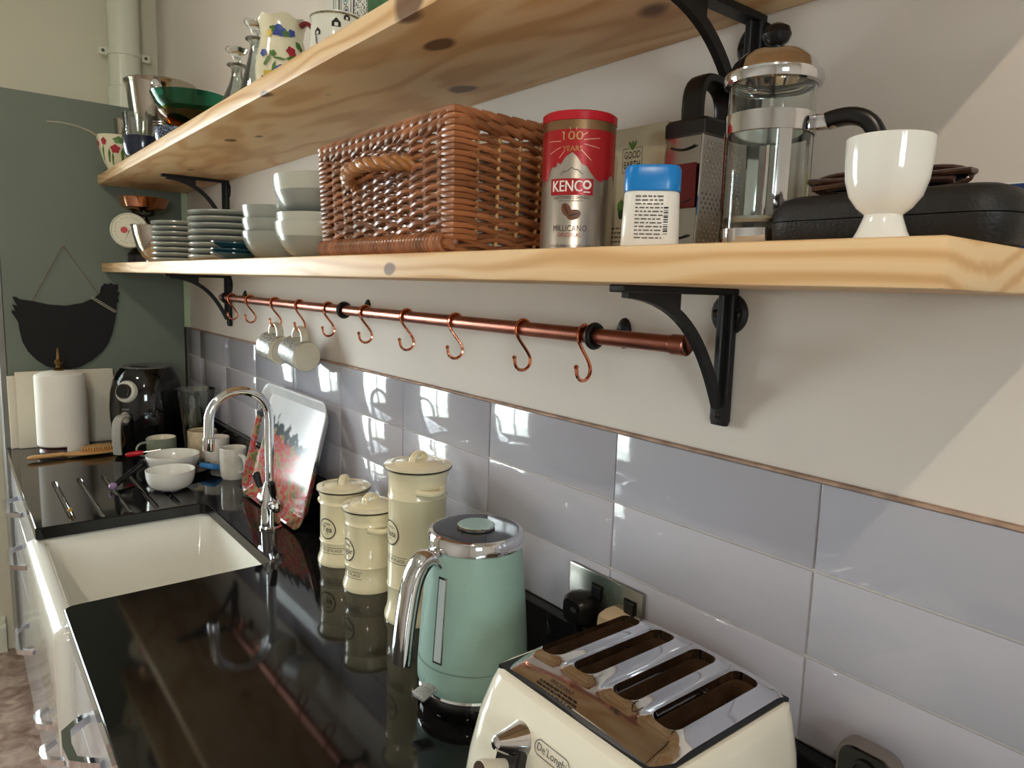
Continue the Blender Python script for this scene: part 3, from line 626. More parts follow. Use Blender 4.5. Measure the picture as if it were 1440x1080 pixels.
# ================================================================== TOASTER
tx0, tx1, ty0, ty1 = -.262, -.052, -.012, .218
tcx, tcy, thx, thy = (tx0+tx1)/2, (ty0+ty1)/2, (tx1-tx0)/2, (ty1-ty0)/2
to = thing('toaster', 'cream four-slot toaster with chrome top plate by the wall socket', 'toaster', (tcx, tcy, .9))
secs = [(.005, .036, .031, .036), (.012, .041, .035, .040), (.03, .043, .036, .042), (.08, .037, .032, .042), (.13, .027, .025, .040), (.165, .016, .015, .036), (.175, .011, .010, .032), (.1785, .005, .005, .028)]
R_ = [rr(-(a-min(a, .012))/2, 0, thx+(a+min(a, .012))/2, thy+b_, r, z, 6) for z, a, b_, r in sorted(secs, key=lambda q: q[0])]
loft(R_).build('body', CREAMT, to, smooth=50)
for sx in (-1, 1):
    for sy in (-1, 1): lathe([(0, 0), (.012, 0), (.012, .006), (0, .006)], 14).build('foot', BLACK, to, (sx*.08, sy*.09, -.0))
box(-thx-.001, thx+.001, -thy-.001, thy+.001, .170, .180).build('dark_gap', BLACK, to, smooth=0)
# chrome top: crowned plate with a raised slot deck
n = 26; top = MB(); cols = []
def topz(x, y):
    ex = max(0, (-x-thx*.50)/(thx*.50)); fx = max(0, (x-thx*.80)/(thx*.2)); ey = max(0, (abs(y)-thy*.86)/(thy*.14))
    z = .188+.006*(1-(y/thy)**2)-.010*ex**1.6-.004*fx**2-.007*ey**1.5
    for yc in SLOT: 
        dx = max(0, abs(x-.012)-.072); dy = max(0, abs(y-yc)-.016); dd = math.hypot(dx, dy); z += .004*max(0, 1-dd/.010)
    return z
SLOT = [.0855, .032, -.0265, -.080]
nx, ny = 44, 56
for j in range(ny+1):
    for i in range(nx+1):
        x = -thx+.003+(2*thx-.006)*i/nx; y = -thy+.003+(2*thy-.006)*j/ny; top.v.append((x, y, topz(x, y)))
for j in range(ny):
    for i in range(nx):
        a = j*(nx+1)+i; top.f.append((a, a+1, a+nx+2, a+nx+1))
o0 = len(top.v)
for j in range(ny+1):
    for i in range(nx+1): top.v.append((top.v[j*(nx+1)+i][0], top.v[j*(nx+1)+i][1], .172))
for j in range(ny):
    for i in range(nx):
        a = o0+j*(nx+1)+i; top.f.append((a, a+nx+1, a+nx+2, a+1))
def edge(idx):
    for a, b_ in zip(idx, idx[1:]): top.f.append((a, o0+a, o0+b_, b_))
edge([i for i in range(nx+1)][::-1]); edge([ny*(nx+1)+i for i in range(nx+1)]); edge([j*(nx+1) for j in range(ny+1)]); edge([j*(nx+1)+nx for j in range(ny+1)][::-1])
plate = top.build('chrome_top', CHROME, to, smooth=50)
bpy.context.view_layer.update()
cs = MB()
for yc in SLOT:
    q = loft([rr(.012, yc, .073, .0160, .012, .12, 6), rr(.012, yc, .073, .0160, .012, .25, 6)]); cs.add(q.v, q.f)
cut(plate, cs)
DARKIN = mat('toaster_inside', (150, 118, 90), .3, .8, var=.3, vscale=40)
body = [c for c in to.children if c.name.startswith('body')][0]; gapo = [c for c in to.children if c.name.startswith('dark_gap')][0]
cb = MB()
for yc in SLOT:
    q = loft([rr(.012, yc, .0735, .0165, .0122, .05, 6), rr(.012, yc, .0735, .0165, .0122, .25, 6)]); cb.add(q.v, q.f)
cut(body, cb); cut(gapo, cb)
for yc in SLOT:
    lin_ = loft([rr(.012, yc, .0728, .0158, .0118, .186, 6), rr(.012, yc, .0728, .0158, .0118, .058, 6)], False, True); sl = lin_.build('slot', DARKIN, to)
    for s in (-1, 1):
        tube([(-.052, yc+s*.010, .163), (.072, yc+s*.010, .163)], .0009, 6).build('guide_wire', STEEL, sl)
    for q in range(5):
        tube([(-.045+q*.027, yc+.008, .168), (-.045+q*.027, yc+.008, .11)], .0008, 6).build('guide_wire', STEEL, sl)
    rbox(.055, .062, yc-.009, yc+.009, .150, .170, .001, 1).build('lift_carrier', BLACK, sl)
def front_xf(y, z, out=0):          # front face frame (faces -x, leaning): local X -> along -y, Y -> up slope, Z -> outward
    sl_ = math.atan2(.016, .05)*.9; s2 = Vector((sin(sl_), 0, cos(sl_))); n2_ = Vector((-cos(sl_), 0, sin(sl_))); u2 = Vector((0, -1, 0))
    mm = Matrix((u2, s2, n2_)).transposed().to_4x4(); zz = [(0, .04), (.03, .043), (.08, .037), (.13, .027), (.165, .016)]
    off = .02
    for (za, oa), (zb_, ob) in zip(zz, zz[1:]):
        if za <= z <= zb_: off = oa+(ob-oa)*(z-za)/(zb_-za)
    mm.translation = Vector((-thx-off-out, y, z)); return mm
# lever housing: chrome cone half, black slot, knob; badge; buttons
LY = .047
hs = MB()
for zc, (rb, rt_, ln_) in ((0, (.019, .006, .034)),):
    q = lathe([(.0205, -.004), (.019, 0), (.007, .032), (.0055, .033), (0, .033)], 28); hs.add(q.v, q.f)
hm = front_xf(LY, .135, 0)
hs.xf(hm); hs.build('lever_cone', CHROME, to)
sb = rbox(-.017, .017, -.09, -.002, -.006, .012, .002, 1); sb.xf(hm); sb.build('lever_slot', BLACKG, to)
kb = lathe([(.0065, -.004), (.008, .012), (.0105, .034), (.010, .037), (0, .0375)], 24); kb.xf(hm @ Matrix.Translation((.0, -.026, .008))); kb2 = kb.build('lever_knob', mat('beige_knob', (216, 206, 186), .3, var=.02), to)
kc = lathe([(0, .0382), (.0085, .0382), (.0085, .037)], 20); kc.xf(hm @ Matrix.Translation((.0, -.026, .008))); kc.build('knob_cap', mat('brown_cap', (70, 54, 46), .3), kb2)
bg_ = front_xf(-.002, .143, -.0005)
q = loft([rr(0, 0, .0265, .0088, .0085, -.003, 6), rr(0, 0, .0265, .0088, .0085, .0012, 6)]); q.xf(bg_); bd = q.build('badge', CREAMT, to)
def ring_rr(hx_, hy_, r_, w_, z_):
    A = rr(0, 0, hx_, hy_, r_, z_, 6); B = rr(0, 0, hx_-w_, hy_-w_, r_-w_, z_, 6); n_p = len(A); mb = MB(); mb.v = A+B; mb.f = [(i, (i+1) % n_p, n_p+(i+1) % n_p, n_p+i) for i in range(n_p)]; return mb
q = ring_rr(.0255, .0078, .0077, .0009, .0015); q.xf(bg_); q.build('badge_ring', mat('badge_grey', (96, 98, 98), .3, .5), bd, smooth=0)
v, f = text2d("De'Longhi", .0105, .043); q = MB().add([(x, y, .0016) for x, y in v], f); q.xf(bg_); q.build('lettering', MATS['badge_grey'], bd, smooth=0)
q = lathe([(.011, -.004), (.010, .006), (.009, .008), (0, .008)], 24); q.xf(front_xf(-.07, .122)); q.build('dial', CHROME, to)
v, f = text2d('IMPORTANT', .0062)
pr_ = [MB().add([(-.0885+y, .03-x, 0) for x, y in v], f)]
for k_ in range(3):          # small print too fine to read: dashes
    q = MB(); u_0 = -.028
    while u_0 < .026:
        w_ = random.uniform(.003, .008); v, f = rect2d(u_0, u_0+w_, -.0009, .0009, 1); q.add([(-.0945-.0045*k_+y, .03-x, 0) for x, y in v], f); u_0 += w_+.0014
    pr_.append(q)
for q in pr_:
    q.v = [(x, y, topz(x, y)+.0008) for x, y, z in q.v]; q.build('lettering', DARKLINE, plate, smooth=0)

# ================================================================== SOCKET AND PLUGS
so = thing('wall_socket', 'brushed steel double wall socket on the tiles behind the toaster', 'socket', (0, .303, 1.05))
STEELP = mat('socket_steel', (150, 148, 140), .25, 1, var=.06, vscale=30)
rbox(-.008, 0, -.0735, .0735, -.0435, .0435, .003, 2).build('plate', STEELP, so)
for y in (.012, -.052):
    sw = rbox(-.0095, -.007, y-.012, y+.012, .004, .028, .001, 1).build('switch_surround', BLACKG, so)
    q = rbox(-.012, -.008, y-.0085, y+.0085, .007, .025, .001, 1); q.build('rocker', BLACK, sw)
def plug(label, y, z, m, x0=-.008):
    t = thing('mains_plug', label, 'plug', (x0, y, z))
    q = loft([rr(0, 0, .024, .025, .014, 0, 6), rr(0, 0, .024, .025, .014, .012, 6), rr(0, 0, .022, .023, .013, .024, 6), rr(0, 0, .017, .018, .011, .030, 6)]); q.xf(Matrix.Rotation(-pi/2, 4, 'Y')); q.build('shell', m, t)
    tube([(-.015, 0, -.022), (-.015, .0, -.03), (-.013, .004, -.045), (-.013, .01, -.055)], .0035, 8).build('cable', m, t); return t
pg = plug('black mains plug in the wall socket near the kettle', .337, 1.035, BLACK)
for k_, (dy, w_) in enumerate(((-.004, .006), (0, .008), (.004, .005))): box(-.0305, -.0301, -.004+dy-.0006, -.004+dy+.0006, -w_/2+.004, w_/2+.004).build('moulded_mark', mat('mark_grey', (110, 110, 110), .5, var=0), pg, smooth=0)
plug('beige mains plug in the wall socket behind the toaster', .266, 1.034, mat('beige_plug', (206, 184, 150), .4))
# rounded black gadget with a grey rim at the wall beyond the toaster
dv = thing('black_gadget', 'black rounded gadget with grey rim standing at the wall past the toaster', 'gadget', (-.022, -.092, .9))
mm = Matrix.Rotation(-pi/2, 4, 'Y') @ Matrix.Identity(4)
q = loft([rr(.08, 0, .08, .031, .018, 0, 6), rr(.08, 0, .08, .031, .018, .012, 6), rr(.08, 0, .078, .029, .017, .016, 6)]); q.xf(mm); q.build('rim', mat('gadget_grey', (118, 110, 106), .35, .3), dv)
q = loft([rr(.08, 0, .0765, .0275, .016, .0155, 6), rr(.08, 0, .075, .0265, .015, .0185, 6)]); q.xf(mm); q.build('face', BLACKG, dv)
q = lathe([(.013, 0), (.013, .003), (.010, .0035), (.009, .001), (0, .001)], 24); q.xf(mm @ Matrix.Translation((.135, 0, .0185))); q.build('lens', BLACK, dv)
# ================================================================== END OF WORKTOP
YP = 2.57
# hen-shaped blackboard traced on the panel plane (x, z in metres)
HEN = [(-0.5544, 1.4169), (-0.5436, 1.417), (-0.5345, 1.409), (-0.5004, 1.4037), (-0.4518, 1.3917), (-0.4016, 1.3879), (-0.3494, 1.3987), (-0.3108, 1.4182), (-0.2949, 1.4342), (-0.2902, 1.456), (-0.2781, 1.4693), (-0.2666, 1.4662), (-0.2586, 1.4716), (-0.2472, 1.4649), (-0.2369, 1.4678), (-0.2359, 1.4529), (-0.241, 1.4423), (-0.231, 1.4354), (-0.2394, 1.422), (-0.2354, 1.4044), (-0.2435, 1.3999), (-0.2445, 1.3734), (-0.2506, 1.3379), (-0.2602, 1.2936), (-0.2751, 1.2538), (-0.2958, 1.2233), (-0.3279, 1.1934), (-0.3668, 1.1712), (-0.397, 1.1638), (-0.4337, 1.1655), (-0.4692, 1.1775), (-0.4965, 1.1999), (-0.5195, 1.2303), (-0.5337, 1.2641), (-0.5398, 1.3058), (-0.5419, 1.3307), (-0.5499, 1.3472), (-0.5585, 1.3637), (-0.558, 1.3735), (-0.5488, 1.3694), (-0.5557, 1.3923), (-0.5424, 1.3867)]
HEN_C = [(-0.499, 1.4037), (-0.4008, 1.5958), (-0.3004, 1.4306)]
HEN_N = [(-0.3185, 1.4164), (-0.2509, 1.3698)]
hb = thing('hen_blackboard', 'black hen-shaped chalkboard hanging on the green cabinet side', 'chalkboard', (0, YP-.009, 0))
prism(HEN, lambda u, v, d: (u, d, v), 0, .006).build('board', BLACKBOARD, hb, smooth=0)
CORD = mat('jute_cord', (128, 108, 80), .8, var=.3, vscale=200)
tube([Vector((HEN_C[0][0], .001, HEN_C[0][1])), Vector((HEN_C[1][0]-.001, .001, HEN_C[1][1])), Vector((HEN_C[1][0]+.001, .001, HEN_C[1][1])), Vector((HEN_C[2][0], .001, HEN_C[2][1]))], .0012, 6).build('cord', CORD, hb)
tube([(HEN_C[1][0], .007, HEN_C[1][1]), (HEN_C[1][0], -.003, HEN_C[1][1]+.001)], .0014, 8).build('nail', STEEL, hb)
a, b_ = Vector((HEN_N[0][0], -.001, HEN_N[0][1])), Vector((HEN_N[1][0], -.001, HEN_N[1][1]))
for k in range(12):
    p = a.lerp(b_, k/11); tube([p+Vector((.0048*cos(q), 0, .0036*sin(q))) for q in (2*pi*j/10 for j in range(10))], .0011, 6, closed=True).build('chain_link', mat('pale_chain', (190, 186, 160), .4, .2), hb)

# white boards leaning on the panel
for (x0, x1, zt, dy, lb) in ((-.585, -.29, 1.150, .0, 'pale chopping board leaning on the cabinet, shorter and behind the other board'), (-.563, -.268, 1.164, -.0135, 'pale chopping board leaning on the cabinet behind the paper towel roll')):
    t = rbox(x0, x1, 0, .009, 0, zt-.9, .002, 1).build('chopping_board', mat('board_white', (222, 214, 194), .45, var=.02), None, (0, YP-.034+dy, .9005), (-radians(3.6), 0, 0)); tag(t, lb, 'chopping board')

# paper towel roll on a holder
pt = thing('paper_towel_roll', 'white paper towel roll on a wooden stand with a brass finial', 'paper towel', (-.445, 2.438, .9))
lathe([(0, 0), (.068, 0), (.07, .004), (.066, .014), (.05, .018), (0, .018)], 40).build('stand_base', mat('dark_red_wood', (86, 58, 54), .35, var=.15), pt)
lathe([(.02, .024), (.07, .024), (.0735, .028), (.0735, .258), (.070, .264), (.05, .272), (.02, .276), (0, .276)], 48).build('roll', PAPER, pt)
q = MB(); nseg = 18
flp = []
for i in range(nseg+1):
    a = az_cam(-.445, 2.438)+.15+1.25*i/nseg; r = .0742+.004*i/nseg; flp.append((r*cos(a), r*sin(a)))
q = MB(); q.v = [(x, y, z) for z in (.008, .262) for x, y in flp]+[(x*1.012, y*1.012, z) for z in (.008, .262) for x, y in flp]; m_ = nseg+1
for i in range(nseg):
    q.f += [(i, i+1, m_+i+1, m_+i), (2*m_+i, 3*m_+i, 3*m_+i+1, 2*m_+i+1), (i, 2*m_+i, 2*m_+i+1, i+1), (m_+i, m_+i+1, 3*m_+i+1, 3*m_+i)]
q.f += [(0, m_, 3*m_, 2*m_), (nseg, 2*m_+nseg, 3*m_+nseg, m_+nseg)]
q.build('loose_sheet', PAPER, pt)
lathe([(0, .276), (.016, .276), (.017, .281), (.008, .286), (.0065, .292), (.012, .302), (.013, .307), (.006, .314), (.005, .325), (.0035, .345), (.0045, .350), (0, .356)], 24).build('finial', BRASS, pt)

# hair brush
hbz = thing('hairbrush', 'wooden paddle hairbrush lying bristles up in front of the paper towel', 'hairbrush', (-.372, 2.318, .9), .03)
BRW = mat('brush_beech', (206, 158, 100), .4, var=.1, vscale=30, stretch=(1, 6, 6))
q = MB(); rg = []
for i in range(25):
    x = -.185+.26*i/24
    hw = .0105 if x < -.075 else (.0105+(.034-.0105)*min(1, (x+.075)/.05)**.7 if x < -.02 else .034*math.sqrt(max(.02, 1-((x-.005)/.0715)**2)) if x > .005 else .034)
    if i == 0: hw = .005
    zc = .010 if x > -.08 else .012; th = .007 if 0 < i < 24 else .003
    rg.append([(x, hw*cos(a), zc+th*sin(a)) for a in (2*pi*k/14 for k in range(14))])
loft(rg).build('paddle', BRW, hbz)
rg = [[(.012+(.052*k_)*cos(a), (.027*k_)*sin(a), z) for a in (2*pi*j/28 for j in range(28))] for k_, z in ((1, .0155), (.97, .0185), (.8, .021), (.4, .0225))]
loft(rg).build('cushion', mat('tan_rubber', (176, 122, 66), .6), hbz)
q = MB()
for i in range(13):
    for j in range(7):
        x = .012+(i-6)*.0075; y = (j-3)*.0075
        if ((x-.012)/.05)**2+(y/.026)**2 < .95:
            c_ = tube([(x, y, .018), (x, y, .033)], [.0009, .0014], 5); q.add(c_.v, c_.f)
o = q.build('bristle_pins', mat('bamboo_pin', (214, 172, 110), .5), hbz); o['kind'] = 'stuff'

# air fryer
af = thing('air_fryer', 'glossy black air fryer with white-ringed dial and grey pull handle', 'air fryer', (-.195, 2.345, .9), 0)
aprof = [(.095, .004), (.104, .010), (.112, .05), (.1185, .11), (.1195, .15), (.116, .20), (.106, .245), (.094, .270), (.083, .284)]
lathe([(0, .004)]+aprof+[(.078, .289), (.06, .290), (0, .290)], 64).build('body', BLACKG, af)
lathe([(0, 0), (.08, 0), (.08, .005)], 30).build('foot_ring', BLACK, af)
lathe([(.08, .2875), (.077, .2915), (.074, .2915), (.0, .2925)], 48).build('top_cap', mat('charcoal_satin', (92, 94, 94), .3, var=.03), af)
rbox(-.03, .03, -.012, .012, .2925, .2945, .001, 1).build('air_vent', BLACK, af, (-.03, -.03, 0), (0, 0, -.9))
fa = az_cam(-.195, 2.345, -.60); arf = prof_r(aprof)
def af_xf(z, out=0):
    r = arf(z); sl = (arf(z+.01)-arf(z-.01))/.02; nn = Vector((1, 0, -sl)).normalized(); nn = Matrix.Rotation(fa, 3, 'Z') @ nn
    u2 = Vector((-sin(fa), cos(fa), 0)); v2 = nn.cross(u2); mm = Matrix((u2, v2, nn)).transposed().to_4x4(); mm.translation = Vector((r*cos(fa), r*sin(fa), z))+nn*out; return mm
q = lathe([(.024, -.022), (.037, -.012), (.038, -.002), (.034, .006), (.025, .008)], 40); q.xf(af_xf(.215)); q.build('dial_ring', mat('pale_dial', (214, 212, 200), .3), af)
q = lathe([(.026, -.01), (.0245, .018), (.022, .021), (0, .021)], 36); q.xf(af_xf(.215)); dk = q.build('dial_knob', BLACK, af)
q = lathe([(.0215, .0212), (.0225, .0222), (.0235, .0208)], 36); q.xf(af_xf(.215)); q.build('knob_ring', STEEL, dk)
v, f = text2d('TOWER', .008, .026); wrap(v, f, arf, fa, .155, .0006).build('lettering', mat('pale_print', (180, 180, 176), .4, var=0), af, smooth=0)
d = Vector((cos(fa), sin(fa), 0)); e = Vector((-d.y, d.x, 0))
hp = bez(d*.112+Zv*.128, d*.135+Zv*.140, d*.165+Zv*.138, d*.168+Zv*.10, 10)+bez(d*.168+Zv*.10, d*.170+Zv*.07, d*.170+Zv*.05, d*.166+Zv*.012, 6)[1:]
strap(hp, .006, .015).build('pull_handle', mat('grey_handle', (176, 174, 166), .35, var=.02), af, smooth=50)
q = lathe([(.020, -.006), (.019, .004), (.0, .005)], 24); q.xf(af_xf(.128)); q.build('handle_mount', STEEL, af)

# clear jug with a fluted clear bottle behind
jg = thing('measuring_jug', 'tall clear plastic jug standing between air fryer and tiles', 'jug', (-.078, 2.195, .9), 0)
lathe([(0, .0), (.042, 0), (.044, .004), (.066, .218), (.0672, .222), (.0655, .222), (.0635, .215), (.042, .007), (0, .006)], 48).build('body', THING, jg)
ib = thing('glass_bottle', 'slim clear glass bottle with shoulder inside the clear jug', 'bottle', (-.078, 2.195, .9065), 0)
lathe([(0, 0), (.026, 0), (.028, .005), (.028, .12), (.022, .145), (.011, .16), (.011, .195), (.014, .197), (.014, .205), (.009, .205), (.008, .165), (.019, .143), (.025, .118), (.025, .008), (0, .006)], 28).build('body', THING, ib)

# mugs and bowls on the drainer
MARB = mat('brown_marbled_glaze', (196, 178, 148), .15, var=.25, vscale=35, coat=.3)
WGRY = mat('white_grey_print', (222, 216, 204), .12, var=.14, vscale=28, coat=.3)
mug('white mug with faint grey pattern, handle turned outward, beside the tray', (-.072, 1.80, .9), .039, .094, WGRY, WHITEC, az_cam(-.072, 1.80, .55))
mug('white mug with faint grey pattern behind the tap spout', (-.068, 1.985, .9), .040, .092, WGRY, WHITEC, az_cam(-.068, 1.985, 2.6))
mug('brown marbled mug between the clear jug and the white mugs', (-.085, 2.085, .9), .046, .098, MARB, CREAMC, az_cam(-.085, 2.085, 2.4))
gt = glass_mat('tumbler_glass')
mug('sage green mug with cream inside in front of the air fryer', (-.201, 2.13, .9), .0455, .078, mat('sage_glaze', (124, 132, 114), .2, var=.04), mat('sage_glaze', (0, 0, 0)), az_cam(-.201, 2.13, -1.45), foot=.75)
lathe([(.042, .0775), (.0415, .0765), (.0415, .03), (.039, .012), (0, .008)], 36).build('lining', CREAMC, [o for o in C.objects if o.get('label', '').startswith('sage green mug')][0])
def bowl(label, loc, r, h, m, name='bowl', group=None, foot=.45, t=.004, rot=None, band=None, sh=.55, rings=40):
    th = thing(name, label, 'bowl', loc, 0, group, rot); prof = [(r*foot*.9, .002), (r*foot, 0)]
    N_ = 12; out = []
    for i in range(N_+1):
        q = i/N_; out.append((r*foot+(r-r*foot)*sin(q*pi/2)**sh if q else r*foot, .004+(h-.004)*(1-cos(q*pi/2))**.95))
    inn = [(max(.001, a_-t), z_+t*.55) for a_, z_ in out[::-1]]; inn[0] = (r-t, h-.0008)
    zb = h*.62
    if band:
        lo = [p for p in out if p[1] <= zb]; hi = [p for p in out if p[1] > zb]; mid = prof_r(out)(zb)
        lathe([(0, .003)]+prof+lo+[(mid, zb)], rings).build('body', m, th); lathe([(mid, zb)]+hi+[(r-t*.5, h+.0004)]+inn+[(0, inn[-1][1])], rings).build('glazed_rim', band, th)
    else: lathe([(0, .003)]+prof+out+[(r-t*.5, h+.0004)]+inn+[(0, inn[-1][1])], rings).build('body', m, th)
    return th
bowl('small white porcelain bowl standing on the drainer grooves', (-.256, 1.772, .9), .0655, .057, WHITEC, foot=.45)
bowl('wider white shallow bowl standing in the black dish', (-.202, 1.98, .9045), .0775, .048, WHITEC, foot=.62)
dish = thing('black_dish', 'black oval dish on the drainer below the white bowl', 'dish', (-.188, 1.958, .9))
rg = [[(hx_*cos(a), hy_*sin(a), z) for a in (2*pi*j/40 for j in range(40))] for hx_, hy_, z in ((.075, .098, .0), (.09, .114, .016), (.088, .112, .0165), (.074, .097, .004))]
loft(rg).build('body', BLACK, dish)
sg = rbox(-.022, .022, -.03, .03, 0, .016, .005, 2).build('sponge', mat('blue_sponge', (62, 128, 190), .9, var=.2, vscale=200, bump=.6, bscale=300), None, (-.118, 1.875, .9155), (0, .28, .5)); tag(sg, 'blue washing-up sponge resting on the black dish edge', 'sponge')
wb = thing('washing_brush', 'black handled washing-up brush with purple end on the drainer', 'brush', (-.392, 1.835, .912))
pA = Vector((0, 0, 0)); pB = Vector((.100, .135, .022))
tube([pA, pA.lerp(pB, .06), pA.lerp(pB, .4), pA.lerp(pB, .8), pB], [.006, .0095, .0075, .008, .006], 12).build('handle', BLACK, wb)
lathe([(0, -.010), (.009, -.007), (.0115, 0), (.009, .007), (0, .010)], 16).build('purple_end', mat('purple_rubber', (150, 120, 160), .5), wb, pA)
tube([pB, pB+Vector((.02, .03, -.002))], [.012, .014], 14).build('brush_head', BLACK, wb)
pe = thing('peeler', 'red handled peeler propped on the white shallow bowl', 'peeler', (-.293, 2.035, .949))
tube([(-.03, .01, .0), (-.024, .008, .0), (.0, 0, .004), (.018, -.004, .006)], [.003, .0075, .0085, .006], 12).build('handle', RED, pe)
tube([(.018, -.004, .006), (.065, -.016, .012)], .0022, 8).build('blade', STEEL, pe)
cr_ = bmesh.new(); bmesh.ops.create_icosphere(cr_, subdivisions=2, radius=.006)
for v in cr_.verts: v.co *= random.uniform(.7, 1.15)
me = bpy.data.meshes.new('food_crumb'); cr_.to_mesh(me); cr_.free(); tag(link('food_crumb', me, mat('crumb_yellow', (190, 150, 70), .7), None, (-.514, 1.69, .9035)), 'small yellow crumb stuck on the outermost drainer groove', 'crumb')

# ================================================================== LOWER SHELF THINGS
ZS, ZU = 1.541, 1.845
# plates
def plate_mesh(R, t=.0154):
    return lathe([(0, .001), (R*.6, .001), (R*.62, 0), (R*.68, 0), (R*.9, .004), (R-.003, .008), (R, .0115), (R-.001, .0148), (R-.003, .0152), (R-.007, .0138), (R-.02, .0095), (R*.6, .007), (0, .0065)], 48).mesh('plate')
for R, x, y, lb, gp in ((.105, -.14, 1.9585, 'grey stoneware side plate in the stack next to the kitchen scale', 'grey plates stacked next to the scale'), (.12, -.14, 1.4835, 'grey stoneware dinner plate in the stack behind the teal saucers', 'grey plates stacked behind the teal saucers')):
    me = plate_mesh(R); me.materials.append(STONE)
    for k in range(8):
        o = link('plate', me, STONE, None, (x+random.uniform(-.0015, .0015), y+random.uniform(-.0015, .0015), ZS+k*.01525)); tag(o, lb.replace('grey', 'lowest grey', 1) if k == 0 else lb.replace('grey', 'topmost grey', 1) if k == 7 else lb.replace('in the stack', 'in the middle of the stack'), 'plate', gp)
# teal saucers
me = lathe([(0, .001), (.018, .001), (.023, 0), (.027, 0), (.033, .004), (.043, .009), (.050, .0145), (.050, .016), (.042, .012), (.031, .0075), (0, .006)], 40).mesh('saucer')
for k in range(3): tag(link('saucer', me, TEAL, None, (-.230, 1.238-.003*k, ZS+(0, .0085, .024)[k]), (0, 0, 0) if k < 2 else (radians(3), 0, 0)), ('lowest dark teal saucer stacked in front of the grey plates', 'middle dark teal saucer stacked in front of the grey plates', 'topmost dark teal saucer of the small stack before the grey plates')[k], 'saucer', 'teal saucers in front of the plates')
# grey bowls
for k in range(3): bowl(('lowest of the three small grey stoneware bowls beside the teal saucers', 'middle of the three small grey stoneware bowls beside the teal saucers', 'topmost of the three small grey stoneware bowls beside the teal saucers')[k], (-.162, 1.152, ZS+k*.0265), .075, .060, STONE, foot=.42, group='small grey bowls', sh=.98, t=.0035)
bowl('large two-tone grey bowl at the bottom of the stack next to the wicker basket', (-.165, .9218, ZS), .086, .068, STONE, band=STONEL, foot=.42, sh=.92, group='large grey bowls')
bowl('large two-tone grey bowl nested in the bottom bowl next to the wicker basket', (-.165, .9218, ZS+.016), .083, .068, STONE, band=STONEL, foot=.42, sh=.92, group='large grey bowls')
bowl('tilted large two-tone grey bowl on top of the bowl stack by the basket', (-.165, .9225, ZS+.073), .09, .075, STONE, band=STONEL, foot=.42, sh=.85, group='large grey bowls', rot=(radians(-3), radians(2), 0))

# kitchen scale with copper pan
ks = thing('kitchen_scale', 'old kitchen scale with round white dial and copper weighing pan', 'scale', (-.175, 2.40, ZS))
fa2 = az_cam(-.175, 2.40, -.12); dd = Vector((cos(fa2), sin(fa2), 0))
R_ = [rr(0, 0, .07, .05, .015, 0, 4), rr(0, 0, .07, .05, .015, .03, 4), rr(0, 0, .035, .03, .012, .06, 4), rr(0, 0, .022, .022, .012, .13, 4), rr(0, 0, .012, .012, .008, .165, 4)]
loft(R_).build('stand', BLACKG, ks, rot=(0, 0, fa2))
mm = Matrix.Translation(Vector((-.055, -.05, .111))) @ Matrix.Rotation(fa2, 4, 'Z') @ Matrix.Rotation(pi/2-.15, 4, 'Y')
q = lathe([(0, -.028), (.052, -.026), (.059, -.01), (.059, 0), (.056, .004), (.053, .001)], 44); q.xf(mm); q.build('dial_case', WHITEP, ks)
q = lathe([(0, .0005), (.054, .0005)], 44); q.xf(mm); df = q.build('dial_face', mat('dial_cream', (222, 220, 196), .4, var=.02), ks)
for k in range(40):
    a = 2*pi*k/40; q = rect2d(-.0005, .0005, .041, .047 if k % 5 else .038, 1); v = [(x*cos(a)-y*sin(a), x*sin(a)+y*cos(a), .0009) for x, y in q[0]]; mb = MB().add(v, q[1]); mb.xf(mm); mb.build('tick', DARKLINE, df, smooth=0)
q = lathe([(0, .0012), (.011, .0012)], 24); q.xf(mm @ Matrix.Translation((0, -.016, 0))); q.build('red_emblem', RED, df)
q = MB().add([(.0, .001, .0016), (-.0015, 0, .0016), (0, -.038, .0016), (.0015, 0, .0016)], [(0, 1, 2, 3)]); q.xf(mm @ Matrix.Rotation(1.2, 4, 'Z')); q.build('needle', BLACK, df, smooth=0)
for s in range(4):
    a = s*pi/2+.5; tube([(0, 0, .165), (.035*cos(a), .035*sin(a), .170), (.055*cos(a), .055*sin(a), .190)], .004, 8).build('pan_arm', BLACK, ks)
lathe([(0, .176), (.04, .178), (.068, .192), (.082, .222), (.084, .224), (.083, .2255), (.066, .195), (.038, .181), (0, .179)], 48).build('weighing_pan', mat('polished_copper', (214, 160, 128), .1, 1, var=.05), ks)
# steel bowl with beaded rim standing behind the plates
sb_ = thing('steel_bowl', 'polished steel bowl with beaded rim beside the kitchen scale', 'bowl', (-.172, 2.172, ZS))
lathe([(0, .001), (.03, 0), (.032, .002), (.055, .02), (.072, .05), (.082, .09), (.086, .118), (.0845, .118), (.080, .09), (.070, .051), (.053, .022), (.03, .005), (0, .004)], 48).build('body', mat('polished_steel', (200, 190, 180), .07, 1, var=.02), sb_)
q = MB(); 
for k in range(60):
    a = 2*pi*k/60; c_ = lathe([(0, -.0025), (.0022, -.001), (.0022, .001), (0, .0025)], 6); c_.xf(Matrix.Translation((.086*cos(a), .086*sin(a), .119))); q.add(c_.v, c_.f)
o = q.build('beaded_rim', STEEL, sb_); o['kind'] = 'stuff'

